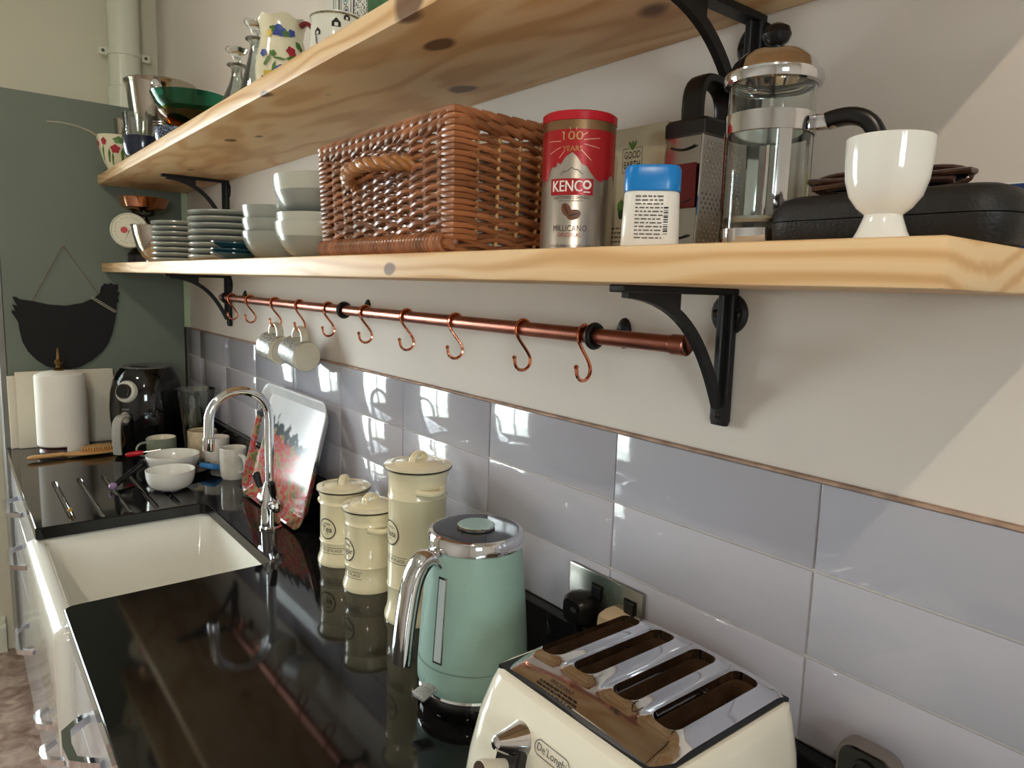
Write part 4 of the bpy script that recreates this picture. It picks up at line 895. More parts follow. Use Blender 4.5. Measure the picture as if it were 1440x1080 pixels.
# ------------------------------------------------------------------ wicker basket
bx0, bx1, by0, by1, bh = -.252, -.035, .345, .700, .163
bk = thing('wicker_basket', 'brown wicker basket with rope-twist handle on the lower shelf', 'basket', (0, 0, ZS))
SL = .006      # flare per side towards the top
def side_pts(side, z, amp, phase, n):
    fl = SL*(z/bh); out = []
    x0, x1, y0, y1 = bx0-fl, bx1+fl, by0-fl, by1+fl
    cfg = {'f': ((x0, y0), (x0, y1), (-1, 0)), 'n': ((x0, y0), (x1, y0), (0, -1)), 'b': ((x1, y0), (x1, y1), (1, 0)), 'e': ((x0, y1), (x1, y1), (0, 1))}[side]
    (ax, ay), (bx_, by_), (nx_, ny_) = cfg; nst = {'f': 11, 'b': 11, 'n': 7, 'e': 7}[side]; N_ = nst*6
    for i in range(N_+1):
        u = i/N_; w_ = sin(u*nst*pi+phase)*amp*min(1, min(u, 1-u)*nst*1.2+.25); zz = z+.0022*cos(u*nst*pi+phase)
        out.append(Vector((ax+(bx_-ax)*u+nx_*w_, ay+(by_-ay)*u+ny_*w_, zz)))
    return out
z = .0235; row = 0
while z < bh-.014:
    big = .0042 if (z < .048) else .0033
    for side in 'fnbe':
        tube([p+Vector((0, 0, random.uniform(-.0006, .0006))) for p in side_pts(side, z, .0034, pi*row+(random.random()-.5)*.5, 0)], big*random.uniform(.88, 1.1), 7).build('woven_rod', WICKER, bk)
    z += big*2*.84; row += 1
for side, nst in (('f', 11), ('b', 11), ('n', 7), ('e', 7)):
    for k in range(nst+1):
        u = k/nst; xs = lambda zz: SL*(zz/bh)
        def pos(zz):
            fl = xs(zz); x0, x1, y0, y1 = bx0-fl, bx1+fl, by0-fl, by1+fl
            return {'f': (x0, y0+(y1-y0)*u), 'b': (x1, y0+(y1-y0)*u), 'n': (x0+(x1-x0)*u, y0), 'e': (x0+(x1-x0)*u, y1)}[side]
        a0_ = pos(.012); a1_ = pos(bh-.006); corner = k in (0, nst)
        if corner and side in 'ne': continue
        tube([(a0_[0], a0_[1], .012), (a1_[0], a1_[1], bh-.006)], .006 if corner else .0026, 8).build('stake', WICKER if corner or side in 'fb' else WICKERD, bk)
# corner bindings: each horizontal wrap turn round the near front corner post
cw = []
for (cx_, cy_) in ((bx0, by0), (bx0, by1)):
    z = .02; k = 0
    while z < bh+.001:
        fl = SL*(z/bh); sx_ = -1; sy_ = -1 if cy_ == by0 else 1; px_, py_ = cx_-fl, cy_+sy_*fl
        pts = [Vector((px_+.030, py_+sy_*.0035, z-.001)), Vector((px_+.010, py_+sy_*.0058, z)), Vector((px_-.0035, py_+sy_*.0045, z)), Vector((px_-.0058, py_-sy_*.006, z)), Vector((px_-.0035, py_-sy_*.020, z+.001))]
        tube(pts, [.0024, .0036, .0038, .0036, .0022], 8).build('corner_wrap', WICKER, bk); z += .0068; k += 1
# plaited top border: slanting strokes, doubled
def border(side):
    fl = SL; x0, x1, y0, y1 = bx0-fl, bx1+fl, by0-fl, by1+fl
    (ax, ay), (bx_, by_) = {'f': ((x0, y0), (x0, y1)), 'n': ((x0, y0), (x1, y0)), 'b': ((x1, y0), (x1, y1)), 'e': ((x0, y1), (x1, y1))}[side]
    L_ = math.hypot(bx_-ax, by_-ay); n_b = int(L_/.021); dx, dy = (bx_-ax)/L_, (by_-ay)/L_; ox, oy = {'f': (-1, 0), 'n': (0, -1), 'b': (1, 0), 'e': (0, 1)}[side]
    for lay in range(2):
        for k in range(n_b):
            s0 = (k-.4)*L_/n_b; s1 = s0+.040; s0 = max(-.002, s0); s1 = min(L_+.002, s1); zb_ = bh-.018+lay*.010
            P_ = [Vector((ax+dx*(s0+(s1-s0)*q)+ox*(.0055*sin(pi*q)+.001), ay+dy*(s0+(s1-s0)*q)+oy*(.0055*sin(pi*q)+.001), zb_+.011*(1-q))) for q in (0, .25, .5, .75, 1)]
            tube(P_, [.0032, .0046, .0050, .0046, .0030], 8).build('border_strand', WICKER, bk)
for s in 'fnbe': border(s)
# wrapped foot rim
for side, n_r in (('f', 44), ('n', 8)):
    if side == 'f':
        for k in range(n_r):
            y = by0+.012+(by1-by0-.012)*k/(n_r-1)
            tube([(bx0-.004+.0105*cos(a), y+.0016*sin(a), .0118+.0105*sin(a)) for a in (2*pi*j/12 for j in range(12))], .0042, 8, closed=True).build('foot_wrap', WICKER, bk)
for k, zz in enumerate((.0035, .0105, .0175)):
    for side in 'nbe': tube([p-Vector((0, 0, 0)) for p in side_pts(side, zz, .0018, pi*k, 0)], .0036, 8).build('foot_rod', WICKER, bk)
tube([(bx0-.004, by0-.003, .0115), (bx0-.004, by1+.002, .0115)], .0075, 8).build('foot_core', WICKER, bk)
box(bx0+.004, bx1-.004, by0+.004, by1-.004, .006, .012).build('base_panel', WICKER, bk, smooth=0)
# rope handle on the front
hy0, hy1, hz = .435, .600, .112
hc = bez((bx0-.002, hy0, hz), (bx0-.050, hy0+.010, hz+.006), (bx0-.052, hy1-.012, hz+.004), (bx0-.002, hy1, hz-.014), 40)
ho = tube(hc, .0062, 10).build('handle', WICKER, bk)
for st in range(3):
    pts = []
    for i, p in enumerate(hc):
        tg = (hc[min(40, i+1)]-hc[max(0, i-1)]).normalized(); n1_ = Vector((0, 0, 1)); n2_ = tg.cross(n1_).normalized(); a = i*.62+st*2*pi/3; pts.append(p+(n1_*cos(a)+n2_*sin(a))*.0052)
    tube(pts, .0050, 8).build('twisted_strand', mat('handle_wicker', (168, 112, 60), .35, var=.25, vscale=25, coat=.2), ho)
# white cloth showing above the basket rim
cl = MB(); n_c = 14
for j in range(n_c+1):
    for i in range(n_c+1):
        u, v = i/n_c*2-1, j/n_c*2-1; rr_ = max(abs(u), abs(v)); cl.v.append((-.14+.085*u, .43+.075*v, .126+.030*(1-rr_**2)+.006*sin(7*u+3*v)*(1-rr_)+.003*cos(9*v-4*u)))
for j in range(n_c):
    for i in range(n_c): a = j*(n_c+1)+i; cl.f.append((a, a+1, a+n_c+2, a+n_c+1))
o0 = len(cl.v); cl.v += [(x, y, .013) for x, y, z_ in cl.v]
for j in range(n_c):
    for i in range(n_c): a = o0+j*(n_c+1)+i; cl.f.append((a, a+n_c+1, a+n_c+2, a+1))
bd_ = [i for i in range(n_c+1)]+[j*(n_c+1)+n_c for j in range(1, n_c+1)]+[n_c*(n_c+1)+i for i in range(n_c-1, -1, -1)]+[j*(n_c+1) for j in range(n_c-1, 0, -1)]
for a, b2 in zip(bd_, bd_[1:]+bd_[:1]): cl.f.append((a, o0+a, o0+b2, b2))
tag(cl.build('folded_cloth', mat('white_cotton', (232, 228, 214), .9, var=.02, bump=.3, bscale=300), None, (0, 0, ZS)), 'folded white cloth filling the wicker basket', 'cloth')

# ------------------------------------------------------------------ coffee tin
tn = thing('coffee_tin', 'silver and red coffee tin with red lid next to the basket', 'tin', (-.17, .2225, ZS))
TR = .0398; H_T = .149
SILV = mat('silver_tin', (190, 184, 174), .28, .85, var=.02); TRED = mat('tin_red', (170, 30, 36), .3, .2, var=.03); GP0 = 0; TGOLD = mat('tin_bronze', (136, 106, 74), .32, .6, var=.03)
tb = lathe([(0, .001), (TR-.002, 0), (TR+.0006, .001), (TR+.0006, .003), (TR, .004), (TR, H_T-.008), (0, H_T-.008)], 64).build('can', SILV, tn)
lathe([(TR, H_T-.0095), (TR+.0012, H_T-.009), (TR+.0012, H_T-.001), (TR-.0005, H_T+.0005), (TR-.003, H_T), (TR-.004, H_T-.003), (0, H_T-.003)], 64).build('lid', RED, tn)
ta = az_cam(-.17, .2225, -.17); crf = lambda z: TR
wrap(*rect2d(-pi*TR, pi*TR, H_T-.019, H_T-.0085, 64), crf, ta, 0, .0003).build('bronze_band', TGOLD, tb, smooth=60)
MT = [(-1, .100), (-.95, .094), (-.8, .088), (-.68, .088), (-.62, .094), (-.52, .103), (-.42, .101), (-.36, .107), (-.28, .104), (-.16, .112), (0, .1165), (.12, .112), (.24, .104), (.34, .103), (.45, .096), (.58, .090), (.72, .087), (.85, .091), (1, .090)]
def mz(u):
    return mz0(u/1.15)-.0105
def mz0(u):
    for (a, za), (b2, zb2) in zip(MT, MT[1:]):
        if a <= u <= b2: return za+(zb2-za)*(u-a)/(b2-a)
    return .090
v = []; nn = 120
for i in range(nn+1):
    u = -pi+2*pi*i/nn; zlo = mz(u) if abs(u) < 1.15 else .0795+.006*sin(u*6); v += [(u*TR, zlo), (u*TR, H_T-.019)]
wrap(v, [(2*i, 2*i+2, 2*i+3, 2*i+1) for i in range(nn)], crf, ta, 0, .0003).build('red_band', TRED, tb, smooth=60)
RAY = mat('tin_ray', (226, 190, 160), .35, .3, var=0)
for k, (a, r0, r1) in enumerate(((.15, .012, .030), (-.2, .013, .030), (.55, .012, .018), (-.75, .013, .028), (pi-.05, .013, .030), (pi+.4, .014, .030), (pi-.7, .012, .016), (pi+.85, .013, .022), (1.3, .012, .015), (1.8, .012, .015))):
    p0 = (r0*cos(a), r0*sin(a)*1.0); p1 = (r1*cos(a), r1*sin(a)); q_ = (-sin(a)*.0003, cos(a)*.0003)
    vv = []
    for i in range(5): x = p0[0]+(p1[0]-p0[0])*i/4; y = p0[1]+(p1[1]-p0[1])*i/4; vv += [(x+q_[0], y+q_[1]), (x-q_[0], y-q_[1])]
    wrap(vv, [(2*i, 2*i+2, 2*i+3, 2*i+1) for i in range(4)], crf, ta, .117, .0006).build('ray', RAY, tb, smooth=0)
DK = mat('tin_dark_print', (88, 76, 68), .5, var=0); WH = mat('tin_white_print', (240, 236, 228), .4, var=0); BR = mat('tin_brown_print', (110, 70, 48), .4, var=.1); GP = mat('tin_gold_print', (186, 146, 92), .4, .3, var=0)
def tprint(s, size, width, z, m, off=.0006, du=0):
    v, f = text2d(s, size, width); wrap(v, f, crf, ta+du/TR, z, off).build('lettering', m, tb, smooth=0)
wrap(*rect2d(-.0240, .0240, .0620, .0792, 14), crf, ta, 0, .0004).build('name_panel', TRED, tb, smooth=60)
v, f = text2d('KENC', .0165, .0325)
for dx_ in (-.00025, 0, .00025): wrap([(x-.0045+dx_, y) for x, y in v], f, crf, ta, .0706, .0007+abs(dx_)*.1).build('lettering', WH, tb, smooth=0)
v, f = ring2d(.0026, .0048, 24); wrap([(x+.0170, y+.0015) for x, y in v], f, crf, ta, .0713, .0007).build('lettering', WH, tb, smooth=0)
wrap(*rect2d(.0135, .0205, .0646, .0658, 4), crf, ta, 0, .0007).build('lettering', WH, tb, smooth=0)
tprint('100', .0125, .0215, .1225, GP); tprint('YEARS', .0078, .0215, .1095, GP)
tprint('THE COFFEE COMPANY', .0042, .042, .0590, DK); wrap(*rect2d(-.014, .014, .0558, .0562, 8), crf, ta, 0, .0006).build('lettering', DK, tb, smooth=0)
tprint('MILLICANO', .0088, .0375, .0270, DK); tprint('ORIGINAL', .0062, .0265, .0200, mat('tin_rose_print', (168, 84, 78), .5, var=0)); tprint('WHOLEBEAN INSTANT', .004, .046, .0085, DK)
ln = [(-.012, .0835), (-.009, .0865), (-.006, .086), (0, .0905), (.004, .088), (.006, .0885), (.012, .0835)]
vv = []
for x, y in ln: vv += [(x, y-.0003), (x, y+.0003)]
wrap(vv, [(2*i, 2*i+2, 2*i+3, 2*i+1) for i in range(len(ln)-1)], crf, ta, 0, .0006).build('mountain_line', DK, tb, smooth=0)
for (cx_, cy_, rx_, ry_, ro) in ((-.004, .0465, .0050, .0075, .5), (.004, .0415, .0078, .0052, .3)):
    v, f = disc2d(rx_, ry_, 18, cx_, cy_, ro); bn = wrap(v, f, crf, ta, 0, .0006).build('coffee_bean', BR, tb, smooth=0)
    v, f = disc2d(rx_*.14 if ry_ > rx_ else rx_*.85, ry_*.85 if ry_ > rx_ else ry_*.12, 12, cx_, cy_, ro); wrap(v, f, crf, ta, 0, .0009).build('bean_crease', DARKLINE, tb, smooth=0)

# tea box
tbx = thing('tea_box', 'pale olive tea box between coffee tin and grater', 'box', (-.094, .163, ZS), .05)
TBX = mat('tea_carton', (186, 180, 152), .55, var=.03, vscale=10)
bo = rbox(0, .06, 0, .092, 0, .150, .0008, 1).build('carton', TBX, tbx)
INK = mat('black_ink', (34, 34, 30), .6, var=0); LEAF = mat('leaf_green_print', (84, 120, 56), .5, var=.1)
def fprint(v2, f, y, z, m, nm='lettering'): MB().add([(-.0006, y-u, z+w_) for u, w_ in v2], f).build(nm, m, bo, smooth=0)
fprint(*text2d('GOOD', .0115, .0235), .047, .1185, INK); fprint(*text2d('EARTH', .0108, .0235), .047, .1075, INK)
for (x0, x1, y0, y1) in ((-.0145, .0145, -.0135, -.0130), (-.0145, -.005, .0130, .0135), (.005, .0145, .0130, .0135), (-.0145, -.0140, -.0135, .0135), (.0140, .0145, -.0135, .0135)): fprint(*rect2d(x0, x1, y0, y1, 1), .047, .113, INK, 'frame_line')
for ro in (-.5, 0, .5): fprint(*disc2d(.0016, .0055, 10, -.0045*ro*1.3, .0165, -ro*-1), .047, .113, LEAF, 'leaf_print')
fprint(*disc2d(.006, .009, 12, 0, 0, 0, .1), .060, .060, LEAF, 'leaf_print'); fprint(*disc2d(.004, .006, 12), .060, .052, mat('dark_leaf_print', (40, 70, 44), .5), 'leaf_print')
for k in range(5):
    u = -.03
    q = MB()
    while u < .02:
        w_ = random.uniform(.003, .007); v, f = rect2d(u, u+w_, -.0006, .0006, 1); q.add([(-.0006, .045-a, .036-k*.0052+b2) for a, b2 in v], f); u += w_+.0015
    q.build('small_print', INK, bo, smooth=0)

# white bottle with blue cap
bt = thing('cap_bottle', 'white bottle with bright blue cap in front of the tea box', 'bottle', (-.205, .083, ZS), az_cam(-.205, .083))
WBOT = mat('white_bottle', (236, 232, 224), .3, var=.01); BLUE = mat('blue_cap', (22, 128, 206), .28, var=.02)
R_ = [rr(0, 0, .0175, .0255, .012, 0, 6), rr(0, 0, .0195, .0270, .014, .002, 6), rr(0, 0, .0192, .0262, .014, .03, 6), rr(0, 0, .0185, .0252, .0135, .053, 6), rr(0, 0, .0165, .0235, .012, .055, 6)]
bb_ = loft(R_).build('bottle_body', WBOT, bt, smooth=45)
R_ = [rr(0, 0, .0186, .0256, .0135, .0545, 6), rr(0, 0, .0190, .0260, .0138, .056, 6), rr(0, 0, .0188, .0258, .0138, .074, 6), rr(0, 0, .0172, .0242, .013, .0775, 6), rr(0, 0, .012, .018, .010, .0785, 6)]
loft(R_).build('cap', BLUE, bt, smooth=45)
for k in range(12):
    q = MB(); u = -.0145
    while u < .0095:
        w_ = random.uniform(.002, .006); v, f = rect2d(u, min(.0105, u+w_), -.0006, .0006, 1); q.add([(.0198, a, .049-k*.0034+b2) for a, b2 in v], f); u += w_+.0012
    q.build('small_print', mat('grey_ink', (96, 88, 84), .6, var=0), bb_, smooth=0)
for k in range(12): q = rect2d(.0115, .0155, .015+k*.0021, .015+k*.0021+random.choice((.0006, .0011, .0015)), 1); MB().add([(.0196, a, b2) for a, b2 in q[0]], q[1]).build('barcode_bar', INK, bb_, smooth=0)

# box grater
gr = thing('box_grater', 'steel box grater with black handle between tea box and cafetiere', 'grater', (-.082, .118, ZS))
GRS = mat('grater_steel', (190, 188, 184), .14, 1, var=.05, vscale=30)
gp_ = lambda hx_, hy_, z: [(-hx_, -hy_, z), (hx_, -hy_, z), (hx_, hy_, z), (-hx_, hy_, z)]
gb = loft([gp_(.042, .0245, 0), gp_(.036, .0225, .128)]).build('body', GRS, gr, smooth=0)
tube([(-.042, -.0245, 0), (-.036, -.0225, .128)], .0012, 6).build('edge_bead', CHROME, gr)
q = MB()
for j in range(24):
    for i in range(9):
        z = .008+j*.0047; hx_ = .042-.006*z/.128; x = -hx_+.007+(i+.5*(j % 2))*(2*hx_-.016)/9
        c_ = lathe([(.0017, 0), (.0012, .0010), (0, .0013)], 7); yy = -(.0245-.002*z/.128); c_.xf(Matrix.Translation((x, yy, z)) @ Matrix.Rotation(pi/2, 4, 'X')); q.add(c_.v, c_.f)
o = q.build('rasp_teeth', GRS, gb); o['kind'] = 'stuff'
for k, z in enumerate((.113, .058, .022)):
    pts = [Vector((-.0425+.006*z/.128-.0012, -.016+.032*i/8, z-.003*sin(pi*i/8))) for i in range(9)]; tube(pts, .0011, 6).build('slicing_slot', BLACK, gb)
MB().add([(-.0402, -.0205, .095), (-.0402+.0, .0205, .095), (-.0410, .0215, .050), (-.0410, -.0215, .050)], [(0, 1, 2, 3)]).xf(Matrix.Translation((-.0006, 0, 0))).build('red_film', mat('dark_red_film', (92, 30, 32), .2, .3, var=.2), gb, smooth=0)
R_ = [rr(0, 0, .0395, .0262, .004, .124, 3), rr(0, 0, .0395, .0262, .004, .137, 3), rr(0, 0, .037, .024, .004, .1405, 3)]
hc_ = loft(R_).build('handle_collar', BLACK, gr, smooth=30)
hp = bez((-.026, 0, .139), (-.030, 0, .182), (-.018, 0, .186), (0, 0, .1845), 8)+bez((0, 0, .1845), (.022, 0, .183), (.031, 0, .176), (.030, 0, .139), 8)[1:]
e = Vector((0, 1, 0)); strap(hp, .0055, .013).build('handle', BLACK, hc_, smooth=40)

# cafetiere
cf = thing('cafetiere', 'glass cafetiere with chrome frame, domed lid and black handle', 'cafetiere', (-.12, .019, ZS)); cf.scale = (1.03, 1.03, .95)
GR = .0372
lathe([(0, .012), (GR-.006, .012), (GR, .018), (GR, .158), (GR+.0012, .166), (GR-.0004, .1665), (GR-.0016, .158), (GR-.0016, .019), (GR-.007, .0136), (0, .0136)], 56).build('beaker', GLASS, cf)
fr = lathe([(GR+.0006, .114), (GR+.0022, .1145), (GR+.0022, .1325), (GR+.0006, .133)], 56).build('chrome_band', CHROME, cf)
lathe([(0, .006), (GR-.006, .006), (GR+.001, .010), (GR+.0022, .016), (GR+.0022, .024), (GR+.0006, .024), (GR+.0006, .0155), (GR-.003, .0112), (0, .0112)], 56).build('base_cup', CHROME, cf)
for k in range(4):
    a = az_cam(-.12, .019)+.35+k*pi/2
    wrap(*rect2d(-.0055, .0055, .0, .118, 3), lambda z: GR+.0014, a, .0, .0004).build('leg_strip', CHROME, cf, smooth=60)
    q = rbox(-.004, .004, -.005, .005, 0, .008, .002, 1).build('foot', CHROME, cf, ((GR-.001)*cos(a), (GR-.001)*sin(a), 0), (0, 0, a))
lid = lathe([(GR+.0005, .160), (GR+.0042, .161), (GR+.0058, .166), (GR+.0050, .171), (GR+.0015, .174), (GR-.002, .182), (GR-.010, .190), (.014, .1945), (0, .1952)], 56).build('lid', CHROME, cf)
lathe([(0, .194), (.0045, .194), (.0048, .1985), (.010, .2025), (.0125, .209), (.0105, .2155), (.005, .219), (0, .2195)], 28).build('plunger_knob', BLACK, lid)
tube([(0, 0, .03), (0, 0, .194)], .0021, 10).build('plunger_rod', CHROME, cf)
lathe([(0, .030), (GR-.0035, .030), (GR-.0022, .033), (GR-.0035, .036), (0, .037)], 40).build('filter', STEEL, cf)
ha = -1.32
d = Vector((cos(ha), sin(ha), 0)); e = Vector((-d.y, d.x, 0))
rb_ = rbox(GR, GR+.020, -.0065, .0065, .1165, .1305, .003, 2); rb_.xf(Matrix.Rotation(ha, 4, 'Z')); rb_.build('handle_clasp', CHROME, cf)
hp = bez(d*(GR+.012)+Zv*.1235, d*(GR+.030)+Zv*.129, d*(GR+.050)+Zv*.128, d*(GR+.054)+Zv*.098, 12)+bez(d*(GR+.054)+Zv*.098, d*(GR+.057)+Zv*.07, d*(GR+.054)+Zv*.03, d*(GR+.035)+Zv*.022, 10)[1:]+[d*(GR+.002)+Zv*.021]
strap(hp, .0075, .0095).build('handle', BLACK, cf, smooth=45)
lathe([(0, .002), (.0038, .0015), (.0042, 0)], 14).build('screw', STEEL, cf, d*(GR+.014)+Zv*.1245+e*-.0066, (pi/2, 0, ha))

# egg cup
eg = lathe([(0, .0), (.0172, 0), (.0178, .001), (.0150, .007), (.0118, .0165), (.0115, .0185), (.0165, .023), (.0218, .031), (.0248, .042), (.0258, .055), (.0262, .0700), (.0256, .0708), (.0248, .0700), (.0243, .055), (.0232, .042), (.020, .032), (.012, .0245), (0, .022)], 48)
ec = thing('egg_cup', 'white porcelain egg cup at the sawn end of the lower shelf', 'egg cup', (-.247, -.151, ZS)); ec.scale = (1, 1, .925); eg.build('cup', WHITEC, ec)
# glasses case, sunglasses, booklet, packet
gc = thing('glasses_case', 'black hard glasses case lying behind the egg cup', 'case', (-.162, -.116, ZS), 0)
LEATH = mat('black_leatherette', (26, 25, 25), .5, var=.1, bump=.3, bscale=400)
def caprings(zs): return [rr(0, 0, a, b2, r_, z, 6) for z, a, b2, r_ in zs]
loft(caprings([(0, .026, .084, .02), (.003, .030, .088, .024), (.022, .032, .090, .026)])).build('lower_shell', LEATH, gc, smooth=50)
loft(caprings([(.0228, .032, .090, .026), (.032, .031, .089, .026), (.040, .026, .084, .022), (.043, .018, .075, .016)])).build('upper_shell', LEATH, gc, smooth=50)
sg = thing('sunglasses', 'dark tortoiseshell sunglasses folded on the black glasses case', 'sunglasses', (-.160, -.11, ZS+.0432), .12)
TORT = mat('tortoiseshell', (58, 34, 24), .15, var=.5, vscale=60, coat=.4)
for s in (-1, 1):
    tube([Vector((.006*sin(a)*0+.004, s*.031+.025*cos(a), .0095+.0085*sin(a)*.9)) for a in (2*pi*j/24 for j in range(24))], .0022, 8, closed=True).build('rim', TORT, sg)
    rg = [[(.0035+dx_, s*.031+.0235*cos(a), .0095+.0072*sin(a)) for a in (2*pi*j/24 for j in range(24))] for dx_ in (0, .0012)]; loft(rg).build('lens', BLACKG, sg)
    tube([(.004, s*.058, .012), (-.004, s*.057, .012), (-.010, s*.02, .010), (-.013, -s*.05, .005)], .0024, 8).build('temple_arm', TORT, sg)
tube([(.004, -.008, .013), (.004, 0, .0145), (.004, .008, .013)], .002, 8).build('bridge', TORT, sg)
bkl = thing('booklet', 'blue and white booklet standing behind the glasses case at the wall', 'booklet', (-.066, -.125, ZS), 0)
rbox(0, .008, -.075, .075, 0, .056, .0008, 1).build('cover', mat('navy_cover', (34, 62, 118), .4, var=.3, vscale=14), bkl)
rbox(.0015, .0066, -.0742, .0742, .001, .0572, .0003, 1).build('pages', PAPER, bkl)
yb_ = thing('yellow_packet', 'narrow yellow packet between the cafetiere and egg cup', 'packet', (-.045, -.030, ZS), .1)
loft([rr(0, 0, .010, .010, .003, 0, 3), rr(0, 0, .012, .011, .004, .05, 3), rr(0, 0, .003, .011, .002, .085, 3)]).build('packet_body', mat('yellow_print', (214, 206, 70), .4, var=.05), yb_, smooth=40)

# ================================================================== UPPER SHELF THINGS
# steel ice bucket with knobs
ib = thing('ice_bucket', 'tall stainless steel ice bucket with round side knobs', 'bucket', (-.125, 2.315, ZU)); ib.scale = (1.08, 1.08, 1.18)
SS = mat('stainless', (196, 188, 176), .12, 1, var=.04, vscale=30)
k_ = .105
lathe([(0, .002), (.07, .002), (.072, 0), (.075, .002), (.082, .10), (.084, .12), (.085, .122), (.0838, .125), (.0855, .128), (.0843, .131), (.086, .134), (.098, .232), (k_-.003, .238), (k_, .243), (k_-.003, .247), (k_-.008, .243), (.095, .23), (.072, .006), (0, .005)], 64).build('body', SS, ib)
for s in (0, 1):
    a = az_cam(-.125, 2.315, -.12)+pi*s; pos = Vector((.096*cos(a), .096*sin(a), .210))
    pl = lathe([(0, .004), (.016, .003), (.018, 0)], 24); pl.xf(Matrix.Diagonal((1.6, 1, 1, 1))); pp = pl.build('knob_plate', CHROME, ib, pos, (0, pi/2-.12, a))
    lathe([(.004, 0), (.004, .006), (.0115, .010), (.0140, .018), (.0105, .026), (0, .029)], 24).build('knob', CHROME, pp, (-.010, 0, .002))
# green and amber glass bowl
GGL = glass_mat('green_glass', (34, 150, 120)); AGL = glass_mat('amber_glass', (210, 140, 30))
BLUEM = mat('navy_glaze', (28, 36, 58), .15, var=.1, coat=.4)
dm = bowl('dark blue dimpled bowl underneath the green glass bowl', (-.205, 1.79, ZU), .0585, .055, pattern_mat('dimpled_blue', (22, 28, 44), (110, 124, 150), 260, .2, 'N', .5), foot=.6, sh=.6)
ab = thing('glass_bowl', 'amber glass bowl inside the green glass bowl', 'bowl', (-.165, 1.80, ZU+.058))
lathe([(0, 0), (.03, 0), (.06, .012), (.083, .035), (.088, .044), (.085, .044), (.080, .036), (.058, .015), (.03, .004), (0, .004)], 48).build('body', AGL, ab)
gb_ = thing('glass_bowl', 'dark green glass bowl with flared rim on the amber bowl', 'bowl', (-.165, 1.80, ZU+.078))
lathe([(0, .0), (.03, 0), (.066, .018), (.090, .045), (.1, .066), (.103, .073), (.1, .074), (.0955, .066), (.086, .047), (.063, .021), (.03, .004), (0, .004)], 56).build('body', GGL, gb_)
bowl('dark navy glazed bowl at the front of the upper shelf', (-.235, 2.06, ZU), .058, .066, BLUEM, foot=.6, sh=.5)
tg_ = thing('drinking_glass', 'clear tumbler beside the floral ladle on the upper shelf', 'glass', (-.222, 2.195, ZU))
lathe([(0, 0), (.028, 0), (.030, .003), (.044, .158), (.0425, .159), (.0412, .157), (.0275, .008), (0, .008)], 40).build('body', THING, tg_)
# enamel floral strainer ladle
lc = thing('floral_ladle', 'cream floral enamel ladle with long curved handle on the upper shelf', 'ladle', (-.24, 2.43, ZU))
CRE = mat('ladle_cream', (224, 218, 186), .2, var=.03)
lp = [(.022, 0), (.03, .004), (.045, .035), (.057, .075), (.063, .105), (.0655, .118)]
lbody = lathe([(0, .002), (.02, .001)]+lp+[(.0645, .119), (.0605, .105), (.055, .076), (.043, .037), (.028, .008), (0, .006)], 44).build('cup', CRE, lc)
lrf = prof_r(lp)
FLR = mat('flower_red', (170, 40, 56), .4, var=.15); FLB = mat('flower_blue', (52, 74, 150), .4, var=.2); FLG = mat('leaf_paint', (78, 116, 52), .4, var=.2); FLY = mat('flower_yellow', (206, 180, 70), .4, var=.2)
def daub(rf, a, z, rx_, ry_, m, parent, ro=0, wob=.12, off=.0008):
    v, f = disc2d(rx_, ry_, 30, 0, 0, ro, wob); return wrap(v, f, rf, a, z, off).build('painted_motif', m, parent, smooth=0)
a0 = az_cam(-.24, 2.43)
for (da, z, rx_, ry_, m) in ((-.75, .095, .010, .011, FLR), (-.15, .072, .014, .013, FLR), (.05, .1, .017, .011, FLG), (-.55, .05, .004, .022, FLG), (-.95, .06, .003, .026, FLG), (.25, .055, .005, .02, FLG), (.7, .085, .012, .012, FLR), (-.35, .04, .003, .02, FLG), (1.1, .06, .005, .02, FLG), (-1.3, .09, .009, .01, FLR)): daub(lrf, a0+da, z, rx_, ry_, m, lbody, da*.3)
hpz = [Vector((-.06, -.01, .112)), Vector((-.085, -.012, .124)), Vector((-.125, -.018, .134)), Vector((-.165, -.022, .137)), Vector((-.205, -.025, .134))]
d = Vector((-1, -.1, 0)).normalized(); e = Vector((-d.y, d.x, 0)); strap(hpz, .0022, .0075).build('handle', mat('ladle_handle', (206, 198, 176), .25, .4, var=.03), lc, smooth=50)
sc_ = thing('steel_cup', 'small stainless steel cup behind the floral ladle', 'cup', (-.195, 2.524, ZU)); sc_.scale = (.88, .88, 1)
lathe([(0, 0), (.032, 0), (.034, .004), (.044, .190), (.0465, .194), (.045, .196), (.0425, .191), (.033, .006), (0, .005)], 36).build('body', SS, sc_)

# decanters with stoppers
def decanter(label, x, y, h, k=1.0):
    t = thing('decanter', label, 'decanter', (x, y, ZU), 0, 'glass decanters')
    lathe([(0, .003), (.036*k, 0), (.040*k, .004), (.042*k, .04), (.038*k, .09), (.018*k, h-.085), (.013*k, h-.065), (.0135*k, h-.05), (.024*k, h-.043), (.023*k, h-.040), (.010*k, h-.044), (.010*k, h-.062), (.015*k, h-.087), (.034*k, .088), (.038*k, .04), (.035*k, .008), (0, .006)], 32).build('bottle', THING, t)
    lathe([(0, h-.06), (.0085*k, h-.055), (.0095*k, h-.036), (.008*k, h-.030), (.012*k, h-.020), (.026*k, h-.008), (.027*k, h-.004), (.022*k, h), (.01*k, h+.001), (0, h+.001)], 28).build('stopper', GLASS, t)
decanter('clear glass decanter with mushroom stopper beside the green bowl', -.13, 1.512, .222)
decanter('clear glass decanter with mushroom stopper close to the floral jug', -.13, 1.372, .250)
